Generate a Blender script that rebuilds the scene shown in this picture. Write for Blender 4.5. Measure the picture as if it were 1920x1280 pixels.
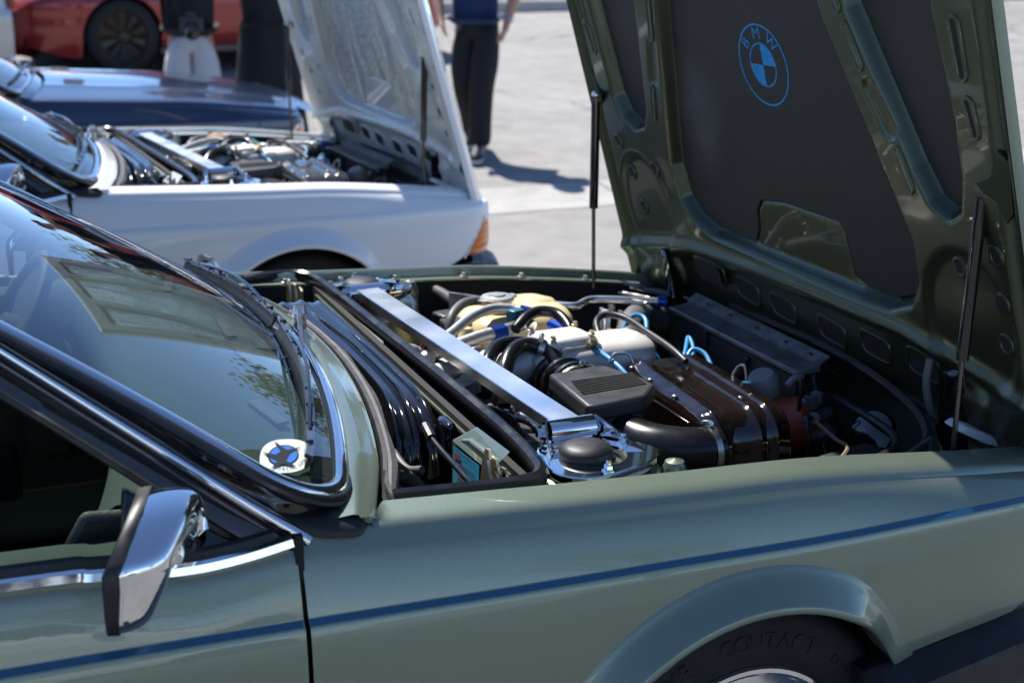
import bpy, bmesh, math, random
import numpy as np
from mathutils import Vector, Matrix
R = math.radians
random.seed(7)
for o in list(bpy.data.objects): bpy.data.objects.remove(o)
SC = bpy.context.scene
COL = SC.collection

# ------------------------------------------------------------------ camera
cam_data = bpy.data.cameras.new('camera')
cam_data.sensor_width = 36.0
cam_data.lens = 50.0
cam_data.clip_start = 0.05
cam_data.clip_end = 2000
cam = bpy.data.objects.new('camera', cam_data); COL.objects.link(cam)
cam.location = (-1.147, -2.600, 1.70)
cam.rotation_euler = (R(90 - 16.5), 0, R(-22.0))
cam_data.dof.use_dof = True
cam_data.dof.focus_distance = 2.45
cam_data.dof.aperture_fstop = 4.6
SC.camera = cam

# ------------------------------------------------------------------ sky + sun
SUN = Vector((-0.10, 0.55, 0.83)).normalized()
world = bpy.data.worlds.new('World'); SC.world = world; world.use_nodes = True
wn = world.node_tree.nodes; wl = world.node_tree.links
sky = wn.new('ShaderNodeTexSky'); sky.sky_type = 'NISHITA'; sky.sun_disc = False
sky.sun_elevation = math.asin(SUN.z); sky.sun_rotation = math.atan2(SUN.x, SUN.y)
sky.air_density = 0.6; sky.dust_density = 0.0; sky.ozone_density = 4.0; sky.altitude = 1500
wl.new(sky.outputs[0], wn['Background'].inputs[0]); wn['Background'].inputs[1].default_value = 0.15
sun_d = bpy.data.lights.new('sun', 'SUN'); sun_d.energy = 5.0; sun_d.angle = R(0.53); sun_d.color = (1.0, 0.96, 0.90)
sun = bpy.data.objects.new('sun', sun_d); COL.objects.link(sun)
sun.rotation_euler = SUN.to_track_quat('Z', 'Y').to_euler()
SC.view_settings.view_transform = 'Standard'; SC.view_settings.look = 'None'
SC.view_settings.exposure = 0.66; SC.view_settings.gamma = 1.0
SC.view_settings.use_curve_mapping = False
SC.cycles.use_denoising = True
SC.cycles.max_bounces = 10; SC.cycles.transparent_max_bounces = 12
SC.cycles.caustics_reflective = False; SC.cycles.caustics_refractive = False
SC.cycles.sample_clamp_indirect = 6.0

# ------------------------------------------------------------------ helpers
def V(*a): return Vector(a)
def sstep(x, a=0.0, b=1.0):
    t = min(1.0, max(0.0, (x - a) / (b - a))); return t * t * (3 - 2 * t)
def interp(tab, x):
    n = len(tab)
    if x <= tab[0][0]: return tab[0][1]
    if x >= tab[-1][0]: return tab[-1][1]
    for i in range(n - 1):
        if tab[i][0] <= x <= tab[i + 1][0]: break
    x0, y0 = tab[i]; x1, y1 = tab[i + 1]; h = x1 - x0
    def sl(j):
        if j <= 0: return (tab[1][1] - tab[0][1]) / (tab[1][0] - tab[0][0])
        if j >= n - 1: return (tab[-1][1] - tab[-2][1]) / (tab[-1][0] - tab[-2][0])
        return (tab[j + 1][1] - tab[j - 1][1]) / (tab[j + 1][0] - tab[j - 1][0])
    m0, m1 = sl(i), sl(i + 1); t = (x - x0) / h
    return ((2*t**3 - 3*t**2 + 1) * y0 + (t**3 - 2*t**2 + t) * h * m0 + (-2*t**3 + 3*t**2) * y1 + (t**3 - t**2) * h * m1)
def catmull(pts, n=6):
    pts = [Vector(p) for p in pts]
    if len(pts) < 3: return [pts[0].lerp(pts[-1], i / n) for i in range(n + 1)]
    out = []
    for i in range(len(pts) - 1):
        p0 = pts[i - 1] if i > 0 else pts[0] * 2 - pts[1]
        p1, p2 = pts[i], pts[i + 1]
        p3 = pts[i + 2] if i + 2 < len(pts) else pts[-1] * 2 - pts[-2]
        for k in range(n):
            t = k / n
            out.append(0.5 * ((2 * p1) + (p2 - p0) * t + (2 * p0 - 5 * p1 + 4 * p2 - p3) * t * t + (3 * p1 - p0 - 3 * p2 + p3) * t**3))
    out.append(pts[-1]); return out

class MB:
    def __init__(s): s.v = []; s.f = []; s.mi = []; s.cur = 0
    def add(s, vs, fs):
        b = len(s.v); s.v += [tuple(p) for p in vs]
        s.f += [tuple(b + i for i in f) for f in fs]; s.mi += [s.cur] * len(fs); return s
    def box(s, c, d, rot=None):
        c = Vector(c); h = Vector(d) / 2; vs = []
        for x in (-1, 1):
            for y in (-1, 1):
                for z in (-1, 1):
                    p = V(x * h.x, y * h.y, z * h.z)
                    if rot is not None: p = rot @ p
                    vs.append(c + p)
        return s.add(vs, [(0, 1, 3, 2), (4, 6, 7, 5), (0, 4, 5, 1), (2, 3, 7, 6), (0, 2, 6, 4), (1, 5, 7, 3)])
    def sweep(s, pts, prof, up=(0, 0, 1), closed=False, cap=True, scale=None, pclosed=True):
        pts = [Vector(p) for p in pts]; n = len(pts); up = Vector(up); m = len(prof); vs = []
        for i, p in enumerate(pts):
            a = pts[(i - 1) % n] if (closed or i > 0) else p
            b = pts[(i + 1) % n] if (closed or i < n - 1) else p
            t = (b - a).normalized(); bn = t.cross(up)
            if bn.length < 1e-4: bn = t.cross(V(1, 0, 0))
            bn.normalize(); nn = bn.cross(t)
            k = scale[i] if scale else 1.0
            for (x, y) in prof: vs.append(p + bn * x * k + nn * y * k)
        fs = []
        for i in range(n if closed else n - 1):
            j = (i + 1) % n
            for q in range(m if pclosed else m - 1):
                r = (q + 1) % m; fs.append((i * m + q, i * m + r, j * m + r, j * m + q))
        if cap and not closed and pclosed:
            fs.append(tuple(range(m))); fs.append(tuple((n - 1) * m + q for q in reversed(range(m))))
        return s.add(vs, fs)
    def tube(s, pts, r, seg=10, n=6, closed=False, cap=True, smooth=True):
        P = catmull(pts, n) if (smooth and len(pts) > 2) else [Vector(p) for p in pts]
        N = len(P)
        if callable(r): rad = [r(i / (N - 1)) for i in range(N)]
        elif isinstance(r, (list, tuple)): rad = [float(np.interp(i / (N - 1), np.linspace(0, 1, len(r)), r)) for i in range(N)]
        else: rad = [r] * N
        t0 = (P[1] - P[0]).normalized(); u = t0.orthogonal().normalized(); vs = []
        for i in range(N):
            a = P[i - 1] if i > 0 else P[i]; b = P[i + 1] if i < N - 1 else P[i]
            t = (b - a).normalized(); u = (u - t * u.dot(t)).normalized(); w = t.cross(u)
            for k in range(seg):
                an = 2 * math.pi * k / seg; vs.append(P[i] + (u * math.cos(an) + w * math.sin(an)) * rad[i])
        fs = []
        for i in range(N - 1):
            for k in range(seg):
                l = (k + 1) % seg; fs.append((i * seg + k, i * seg + l, (i + 1) * seg + l, (i + 1) * seg + k))
        if cap: fs += [tuple(reversed(range(seg))), tuple((N - 1) * seg + k for k in range(seg))]
        return s.add(vs, fs)
    def lathe(s, prof, c=(0, 0, 0), axis=(0, 0, 1), seg=24, ref=None, sx=1.0):
        c = Vector(c); ax = Vector(axis).normalized()
        u = Vector(ref).normalized() if ref is not None else ax.orthogonal().normalized(); w = ax.cross(u); vs = []
        for (r, h) in prof:
            for k in range(seg):
                an = 2 * math.pi * k / seg
                vs.append(c + ax * h + (u * math.cos(an) * sx + w * math.sin(an)) * max(r, 1e-5))
        fs = []
        for i in range(len(prof) - 1):
            for k in range(seg):
                l = (k + 1) % seg; fs.append((i * seg + k, i * seg + l, (i + 1) * seg + l, (i + 1) * seg + k))
        if prof[0][0] > 1e-4: fs.append(tuple(reversed(range(seg))))
        if prof[-1][0] > 1e-4: fs.append(tuple((len(prof) - 1) * seg + k for k in range(seg)))
        return s.add(vs, fs)
    def cyl(s, a, b, r, seg=12): return s.tube([a, b], r, seg=seg, smooth=False)
    def grid(s, rows, closed=False):
        n = len(rows); m = len(rows[0]); vs = [p for r in rows for p in r]; fs = []
        for i in range(n - 1):
            for j in range(m if closed else m - 1):
                k = (j + 1) % m; fs.append((i * m + j, i * m + k, (i + 1) * m + k, (i + 1) * m + j))
        return s.add(vs, fs)
    def prism(s, poly, vec):
        vec = Vector(vec); n = len(poly); vs = [Vector(p) for p in poly] + [Vector(p) + vec for p in poly]
        fs = [tuple(reversed(range(n))), tuple(range(n, 2 * n))] + [(i, (i + 1) % n, n + (i + 1) % n, n + i) for i in range(n)]
        return s.add(vs, fs)
    def build(s, name, m, parent=None, smooth=True, angle=38, bevel=0.0, loc=None, bseg=2, flip=False):
        me = bpy.data.meshes.new(name)
        me.from_pydata(s.v, [], s.f)
        for k in (m if isinstance(m, (list, tuple)) else [m]): me.materials.append(k)
        if any(s.mi): me.polygons.foreach_set('material_index', s.mi)
        bm = bmesh.new(); bm.from_mesh(me)
        bmesh.ops.remove_doubles(bm, verts=bm.verts, dist=1e-6)
        bmesh.ops.recalc_face_normals(bm, faces=bm.faces)
        if flip: bmesh.ops.reverse_faces(bm, faces=bm.faces)
        bm.to_mesh(me); bm.free()
        if smooth:
            me.polygons.foreach_set('use_smooth', [True] * len(me.polygons))
            if angle: me.set_sharp_from_angle(angle=R(angle))
        o = bpy.data.objects.new(name, me); COL.objects.link(o); o.parent = parent
        if loc is not None: o.location = loc
        if bevel:
            b = o.modifiers.new('bevel', 'BEVEL'); b.width = bevel; b.segments = bseg; b.limit_method = 'ANGLE'; b.angle_limit = R(35)
            b.harden_normals = False
        return o

def thing(name, label, cat, loc=(0, 0, 0), rotz=0.0, group=None):
    o = bpy.data.objects.new(name, None); COL.objects.link(o); o.location = loc; o.rotation_euler = (0, 0, rotz)
    o['label'] = label; o['category'] = cat
    if group: o['group'] = group
    o.empty_display_size = 0.1
    return o
def tag(o, label, cat, group=None):
    o['label'] = label; o['category'] = cat
    if group: o['group'] = group
    return o
def struct(o): o['kind'] = 'structure'; return o

_tc = {}
def text_geo(txt, size=1.0, extr=0.0, spacing=1.0, bold=0.0):
    """centred text as (verts, faces) in the xy plane"""
    key = (txt, size, extr, spacing, bold)
    if key in _tc: return _tc[key]
    cu = bpy.data.curves.new('t', 'FONT'); cu.body = txt; cu.size = size; cu.align_x = 'CENTER'; cu.align_y = 'CENTER'
    cu.extrude = extr; cu.offset = bold; cu.resolution_u = 3; cu.space_character = spacing
    ob = bpy.data.objects.new('t', cu); COL.objects.link(ob)
    dg = bpy.context.evaluated_depsgraph_get(); me = bpy.data.meshes.new_from_object(ob.evaluated_get(dg))
    vs = [v.co.copy() for v in me.vertices]; fs = [tuple(p.vertices) for p in me.polygons]
    bpy.data.objects.remove(ob); bpy.data.curves.remove(cu); bpy.data.meshes.remove(me)
    _tc[key] = (vs, fs); return vs, fs

# ------------------------------------------------------------------ materials
def pm(name, col, rough=0.5, metal=0.0, coat=0.0, spec=0.5, var=None, bump=None, trans=0.0, ior=1.5, coatr=0.03, rvar=None, sss=0.0, emit=None):
    m = bpy.data.materials.new(name); m.use_nodes = True; nt = m.node_tree; b = nt.nodes['Principled BSDF']
    c = (*col, 1.0)
    b.inputs['Base Color'].default_value = c; b.inputs['Roughness'].default_value = rough; b.inputs['Metallic'].default_value = metal
    b.inputs['Coat Weight'].default_value = coat; b.inputs['Coat Roughness'].default_value = coatr
    b.inputs['Specular IOR Level'].default_value = spec; b.inputs['Transmission Weight'].default_value = trans; b.inputs['IOR'].default_value = ior
    b.inputs['Subsurface Weight'].default_value = sss
    tc = None
    def coord():
        nonlocal tc
        if tc is None: tc = nt.nodes.new('ShaderNodeTexCoord')
        return tc.outputs['Object']
    def noise(sc, det=4):
        n = nt.nodes.new('ShaderNodeTexNoise'); n.inputs['Scale'].default_value = sc; n.inputs['Detail'].default_value = det
        nt.links.new(coord(), n.inputs['Vector']); return n
    if var:
        n = noise(var[0]); r = nt.nodes.new('ShaderNodeMapRange'); r.inputs[1].default_value = 0.3; r.inputs[2].default_value = 0.7
        r.inputs[3].default_value = 1 - var[1]; r.inputs[4].default_value = 1 + var[1]
        mx = nt.nodes.new('ShaderNodeVectorMath'); mx.operation = 'SCALE'; mx.inputs[0].default_value = col
        nt.links.new(n.outputs[0], r.inputs[0]); nt.links.new(r.outputs[0], mx.inputs['Scale']); nt.links.new(mx.outputs[0], b.inputs['Base Color'])
    if rvar:
        n = noise(rvar[0], 6); r = nt.nodes.new('ShaderNodeMapRange'); r.inputs[1].default_value = 0.3; r.inputs[2].default_value = 0.7
        r.inputs[3].default_value = max(0, rough - rvar[1]); r.inputs[4].default_value = rough + rvar[1]
        nt.links.new(n.outputs[0], r.inputs[0]); nt.links.new(r.outputs[0], b.inputs['Roughness'])
    if bump:
        n = noise(bump[0], 5); bp = nt.nodes.new('ShaderNodeBump'); bp.inputs['Strength'].default_value = bump[1]
        bp.inputs['Distance'].default_value = bump[2] if len(bump) > 2 else 0.002
        nt.links.new(n.outputs[0], bp.inputs['Height']); nt.links.new(bp.outputs[0], b.inputs['Normal'])
    return m

def paint(name, col, metal=0.6, rough=0.36, flake=True, flat=0.0):
    m = pm(name, col, rough, metal, coat=1.0, coatr=0.015)
    nt = m.node_tree; b = nt.nodes['Principled BSDF']
    tc = nt.nodes.new('ShaderNodeTexCoord')
    if flake:
        vo = nt.nodes.new('ShaderNodeTexVoronoi'); vo.inputs['Scale'].default_value = 620.0
        mr = nt.nodes.new('ShaderNodeMapRange'); mr.inputs[3].default_value = 0.94; mr.inputs[4].default_value = 1.07
        sp = nt.nodes.new('ShaderNodeSeparateColor')
        sc = nt.nodes.new('ShaderNodeVectorMath'); sc.operation = 'SCALE'; sc.inputs[0].default_value = col
        nt.links.new(tc.outputs['Object'], vo.inputs['Vector']); nt.links.new(vo.outputs['Color'], sp.inputs[0])
        nt.links.new(sp.outputs[0], mr.inputs[0]); nt.links.new(mr.outputs[0], sc.inputs['Scale']); nt.links.new(sc.outputs[0], b.inputs['Base Color'])
    # faint orange peel and dust in the clear coat
    n = nt.nodes.new('ShaderNodeTexNoise'); n.inputs['Scale'].default_value = 55.0; n.inputs['Detail'].default_value = 3
    nt.links.new(tc.outputs['Object'], n.inputs['Vector'])
    bp = nt.nodes.new('ShaderNodeBump'); bp.inputs['Strength'].default_value = 0.035; bp.inputs['Distance'].default_value = 0.002
    nt.links.new(n.outputs[0], bp.inputs['Height']); nt.links.new(bp.outputs[0], b.inputs['Coat Normal'])
    n2 = nt.nodes.new('ShaderNodeTexNoise'); n2.inputs['Scale'].default_value = 7.0; n2.inputs['Detail'].default_value = 8
    nt.links.new(tc.outputs['Object'], n2.inputs['Vector'])
    r2 = nt.nodes.new('ShaderNodeMapRange'); r2.inputs[1].default_value = 0.35; r2.inputs[2].default_value = 0.75
    r2.inputs[3].default_value = 0.01; r2.inputs[4].default_value = 0.06
    nt.links.new(n2.outputs[0], r2.inputs[0]); nt.links.new(r2.outputs[0], b.inputs['Coat Roughness'])
    return m

def thin_glass(name, tint=(0.80, 0.90, 0.86), ior=2.2):
    m = bpy.data.materials.new(name); m.use_nodes = True; nt = m.node_tree; nt.nodes.clear()
    out = nt.nodes.new('ShaderNodeOutputMaterial'); tr = nt.nodes.new('ShaderNodeBsdfTransparent'); gl = nt.nodes.new('ShaderNodeBsdfGlossy')
    mx = nt.nodes.new('ShaderNodeMixShader'); ge = nt.nodes.new('ShaderNodeNewGeometry')
    tr.inputs[0].default_value = (*tint, 1); gl.inputs['Roughness'].default_value = 0.004
    dt = nt.nodes.new('ShaderNodeVectorMath'); dt.operation = 'DOT_PRODUCT'
    nt.links.new(ge.outputs['Normal'], dt.inputs[0]); nt.links.new(ge.outputs['Incoming'], dt.inputs[1])
    def mth(op, a, b=None, b_is_a=False):
        n = nt.nodes.new('ShaderNodeMath'); n.operation = op
        for i, q in enumerate((a, b)):
            if q is None: continue
            if isinstance(q, (int, float)): n.inputs[i].default_value = q
            else: nt.links.new(q, n.inputs[i])
        return n.outputs[0]
    # Schlick reflectance of one face, then of the pane's two faces together
    f = mth('POWER', mth('SUBTRACT', 1.0, mth('ABSOLUTE', dt.outputs['Value'])), 5.0)
    f = mth('ADD', 0.043, mth('MULTIPLY', f, 0.957))
    f = mth('DIVIDE', mth('MULTIPLY', f, 2.0), mth('ADD', 1.0, f))
    nt.links.new(f, mx.inputs[0]); nt.links.new(tr.outputs[0], mx.inputs[1]); nt.links.new(gl.outputs[0], mx.inputs[2])
    nt.links.new(mx.outputs[0], out.inputs[0]); return m

M = {}
M['green'] = paint('sage_green_paint', (0.205, 0.252, 0.190), metal=0.55, rough=0.38)
M['green_shade'] = paint('shaded_green_paint', (0.078, 0.094, 0.060), metal=0.85, rough=0.30)  # same body green, darkened for the shade under the bonnet
_b = M['green_shade'].node_tree.nodes['Principled BSDF']; _b.inputs['Coat Weight'].default_value = 0.4; _b.inputs['Roughness'].default_value = 0.40
M['green_bay'] = paint('bay_green_paint', (0.165, 0.20, 0.14), metal=0.5, rough=0.36)
M['white'] = paint('white_paint', (0.90, 0.90, 0.89), metal=0.0, rough=0.35, flake=False)
M['white_in'] = pm('inner_white_paint', (0.62, 0.60, 0.54), 0.35, coat=0.6, var=(6, 0.12), rvar=(20, 0.1))
M['blue'] = paint('navy_paint', (0.012, 0.030, 0.075), metal=0.35, rough=0.3)
M['red'] = paint('red_paint', (0.30, 0.012, 0.010), metal=0.3, rough=0.3)
M['silver'] = paint('silver_paint', (0.42, 0.43, 0.44), metal=0.7, rough=0.35)
M['chrome'] = pm('chrome', (0.86, 0.87, 0.88), 0.035, 1.0, rvar=(14, 0.03))
M['chrome_trim'] = pm('bright_trim', (0.80, 0.81, 0.82), 0.09, 1.0, rvar=(30, 0.05))
M['dark_trim'] = pm('dark_bronze_trim', (0.12, 0.105, 0.095), 0.16, 0.75, coat=0.5, rvar=(12, 0.07))
M['satin'] = pm('satin_aluminium', (0.86, 0.87, 0.88), 0.29, 1.0, rvar=(8, 0.05))
M['steel'] = pm('zinc_steel', (0.55, 0.54, 0.50), 0.30, 1.0, rvar=(40, 0.12))
M['brass'] = pm('yellow_zinc', (0.52, 0.43, 0.27), 0.34, 0.9, var=(40, 0.3))
M['alu'] = pm('cast_aluminium', (0.60, 0.58, 0.55), 0.50, 0.25, bump=(260, 0.25, 0.001), var=(9, 0.14))
M['pipe'] = pm('aluminium_pipe', (0.66, 0.66, 0.64), 0.28, 1.0, bump=(60, 0.25, 0.002))
M['braid'] = pm('braided_steel', (0.50, 0.50, 0.50), 0.38, 0.9, bump=(700, 0.8, 0.001))
M['rubber'] = pm('black_rubber', (0.013, 0.013, 0.014), 0.48, var=(30, 0.25), rvar=(25, 0.12))
M['rubber_gloss'] = pm('dressed_black_rubber', (0.009, 0.009, 0.010), 0.26, rvar=(18, 0.10))
M['rubber_dusty'] = pm('dusty_rubber', (0.070, 0.066, 0.064), 0.62, var=(22, 0.4), bump=(90, 0.25, 0.002))
M['black_gloss'] = pm('gloss_black', (0.006, 0.006, 0.007), 0.10, coat=0.6, rvar=(10, 0.04))
M['black_matt'] = pm('matt_black', (0.006, 0.006, 0.006), 0.75, var=(8, 0.4))
M['black_tex'] = pm('textured_black_plastic', (0.030, 0.031, 0.033), 0.42, bump=(420, 0.55, 0.001), rvar=(30, 0.08))
M['brown'] = pm('dark_brown_enamel', (0.012, 0.0065, 0.0045), 0.10, coat=0.8, var=(12, 0.25), rvar=(16, 0.05))
M['tank'] = pm('yellowed_plastic', (0.72, 0.57, 0.30), 0.36, sss=0.0, var=(7, 0.2), trans=0.0)
M['cap'] = pm('filler_cap_metal', (0.55, 0.52, 0.42), 0.35, 0.8, var=(25, 0.2))
M['blue_hose'] = pm('blue_silicone', (0.05, 0.28, 0.55), 0.35)
M['blue_fit'] = pm('blue_anodised', (0.025, 0.09, 0.48), 0.25, 0.6)
M['teal'] = pm('teal_plastic', (0.02, 0.13, 0.16), 0.3)
M['orange'] = pm('orange_red_plastic', (0.42, 0.06, 0.03), 0.35)
M['grey_boot'] = pm('grey_rubber', (0.115, 0.115, 0.118), 0.5)
M['grey_pl'] = pm('grey_plastic', (0.30, 0.29, 0.27), 0.42)
M['copper'] = pm('copper_wire', (0.42, 0.28, 0.17), 0.4, 0.5)
M['rust_pipe'] = pm('brown_pipe', (0.14, 0.055, 0.035), 0.4, var=(40, 0.3))
M['pad'] = pm('insulation_pad', (0.018, 0.018, 0.0185), 0.62, var=(5, 0.25), bump=(300, 0.35, 0.001), rvar=(6, 0.1))
def pad_mat():
    m = pm('insulation_pad_worn', (0.018, 0.018, 0.0185), 0.6, bump=(320, 0.45, 0.001)); nt = m.node_tree; b = nt.nodes['Principled BSDF']
    tc = nt.nodes.new('ShaderNodeTexCoord')
    def dist(p, r0, r1):
        d = nt.nodes.new('ShaderNodeVectorMath'); d.operation = 'DISTANCE'; d.inputs[1].default_value = p
        r = nt.nodes.new('ShaderNodeMapRange'); r.interpolation_type = 'SMOOTHSTEP'; r.inputs[1].default_value = r1; r.inputs[2].default_value = r0; r.inputs[3].default_value = 0; r.inputs[4].default_value = 1
        nt.links.new(tc.outputs['Object'], d.inputs[0]); nt.links.new(d.outputs['Value'], r.inputs[0]); return r.outputs[0]
    def noise(sc, det, a, bb, lo, hi, stretch=None):
        n = nt.nodes.new('ShaderNodeTexNoise'); n.inputs['Scale'].default_value = sc; n.inputs['Detail'].default_value = det; v = tc.outputs['Object']
        if stretch: mp = nt.nodes.new('ShaderNodeMapping'); mp.inputs['Scale'].default_value = stretch; nt.links.new(v, mp.inputs[0]); v = mp.outputs[0]
        r = nt.nodes.new('ShaderNodeMapRange'); r.inputs[1].default_value = a; r.inputs[2].default_value = bb; r.inputs[3].default_value = lo; r.inputs[4].default_value = hi
        nt.links.new(v, n.inputs['Vector']); nt.links.new(n.outputs[0], r.inputs[0]); return r.outputs[0]
    def op(o, a, c):
        n = nt.nodes.new('ShaderNodeMath'); n.operation = o
        for i, q in enumerate((a, c)):
            if isinstance(q, (int, float)): n.inputs[i].default_value = q
            else: nt.links.new(q, n.inputs[i])
        return n.outputs[0]
    # rubbed dusty patch, faint folds, general unevenness
    f = op('MULTIPLY', op('ADD', dist((.46, .27, 1.30), .01, .15), op('MULTIPLY', dist((.50, .28, 1.19), .01, .09), .8)), noise(9, 5, .3, .7, .5, 1.2))
    f = op('ADD', op('MULTIPLY', f, 3.0), noise(2.2, 6, .3, .7, .55, 1.35, (1, .7, 2.4)))
    f = op('MULTIPLY', f, noise(260, 3, .25, .75, .65, 1.4))
    sc = nt.nodes.new('ShaderNodeVectorMath'); sc.operation = 'SCALE'; sc.inputs[0].default_value = (.0140, .0132, .0128)
    nt.links.new(f, sc.inputs['Scale']); nt.links.new(sc.outputs[0], b.inputs['Base Color']); return m
M['pad'] = pad_mat()
M['sky_strip'] = pm('sky_reflection_blue', (0.012, 0.085, 0.165), 0.25, coat=1.0)  # blue of the sky mirrored in the body crease, put into colour
M['logo'] = pm('logo_blue', (0.012, 0.30, 0.62), 0.6, var=(140, 0.3), bump=(300, .3, .001))
M['amber'] = pm('amber_lens', (0.80, 0.20, 0.010), 0.12, coat=0.6, var=(60, 0.15))
M['white_pl'] = pm('sunlit_patch_white', (0.75, 0.75, 0.70), 0.4)
M['core'] = pm('radiator_core', (0.022, 0.022, 0.022), 0.6, bump=(220, 0.6, 0.003))
M['rad_bar'] = pm('radiator_bar', (0.16, 0.155, 0.15), 0.45, 0.5, var=(30, 0.45))
M['tyre'] = pm('tyre_rubber', (0.008, 0.008, 0.0085), 0.75, var=(40, 0.3), bump=(200, 0.2, 0.001))
M['glass'] = thin_glass('windscreen_glass')
M['glass_dark'] = pm('tinted_glass', (0.012, 0.015, 0.017), 0.03, coat=1.0)
M['dash'] = pm('green_vinyl', (0.038, 0.054, 0.044), 0.90, spec=0.08, bump=(160, 0.4, 0.002), var=(5, 0.12))
M['dash_dark'] = pm('dark_green_vinyl', (0.020, 0.028, 0.022), 0.5, bump=(160, 0.4, 0.002))
M['leather'] = pm('olive_leather', (0.10, 0.11, 0.065), 0.5, bump=(120, 0.4, 0.002), var=(10, 0.15))
M['lens'] = pm('headlamp_glass', (0.7, 0.72, 0.74), 0.06, 0.4, coat=1.0)
M['lens_dark'] = pm('smoked_lamp', (0.10, 0.11, 0.12), 0.05, 0.5, coat=1.0)
M['sticker'] = pm('sticker_white', (0.78, 0.84, 0.76), 0.5)
M['sticker_blue'] = pm('sticker_blue', (0.05, 0.20, 0.62), 0.5)
M['ink'] = pm('black_ink', (0.02, 0.025, 0.025), 0.6)
M['label_blue'] = pm('label_blue', (0.06, 0.42, 0.62), 0.5)
M['label_grey'] = pm('label_grey', (0.34, 0.33, 0.32), 0.5)
M['label_red'] = pm('label_red', (0.42, 0.09, 0.04), 0.5)
M['white_print'] = pm('white_print', (0.55, 0.56, 0.58), 0.5)
M['skin'] = pm('skin', (0.46, 0.25, 0.17), 0.5, sss=0.0, var=(9, 0.1))
M['hair'] = pm('dark_hair', (0.03, 0.02, 0.015), 0.5, bump=(200, 0.5, 0.003))
M['black_cloth'] = pm('black_cloth', (0.010, 0.011, 0.014), 0.85, bump=(30, 0.4, 0.01))
M['blue_cloth'] = pm('navy_cloth', (0.010, 0.026, 0.095), 0.85, bump=(25, 0.5, 0.012))
M['white_cloth'] = pm('white_cloth', (0.62, 0.62, 0.64), 0.85, bump=(22, 0.6, 0.015))
M['shoe'] = pm('navy_shoe', (0.015, 0.018, 0.03), 0.6)
M['sole'] = pm('white_sole', (0.62, 0.62, 0.62), 0.6)
def foil():
    m = pm('foil_insulation', (0.72, 0.76, 0.75), 0.18, 1.0)
    nt = m.node_tree; b = nt.nodes['Principled BSDF']; tc = nt.nodes.new('ShaderNodeTexCoord')
    vo = nt.nodes.new('ShaderNodeTexNoise'); vo.inputs['Scale'].default_value = 7; vo.inputs['Detail'].default_value = 8; vo.inputs['Distortion'].default_value = 0.2
    bp = nt.nodes.new('ShaderNodeBump'); bp.inputs['Strength'].default_value = 0.7; bp.inputs['Distance'].default_value = 0.05
    b2 = nt.nodes.new('ShaderNodeBump'); b2.inputs['Strength'].default_value = .6; b2.inputs['Distance'].default_value = .006
    v2 = nt.nodes.new('ShaderNodeTexVoronoi'); v2.inputs['Scale'].default_value = 60; nt.links.new(tc.outputs['Object'], v2.inputs['Vector']); nt.links.new(v2.outputs[0], b2.inputs['Height']); nt.links.new(b2.outputs[0], bp.inputs['Normal'])
    mp = nt.nodes.new('ShaderNodeMapping'); mp.inputs['Scale'].default_value = (1.0, 1.6, .42); nt.links.new(tc.outputs['Object'], mp.inputs[0])
    nt.links.new(mp.outputs[0], vo.inputs['Vector']); nt.links.new(vo.outputs[0], bp.inputs['Height']); nt.links.new(bp.outputs[0], b.inputs['Normal'])
    return m
M['foil'] = foil()
# ------------------------------------------------------------------ ground
def gz(y):
    if y < 5.2: return 0.0
    if y < 6.15: return -0.025 * math.sin(math.pi * (y - 5.2) / 0.95)
    return 0.06 * (min(y, 15.1) - 6.15)

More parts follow.
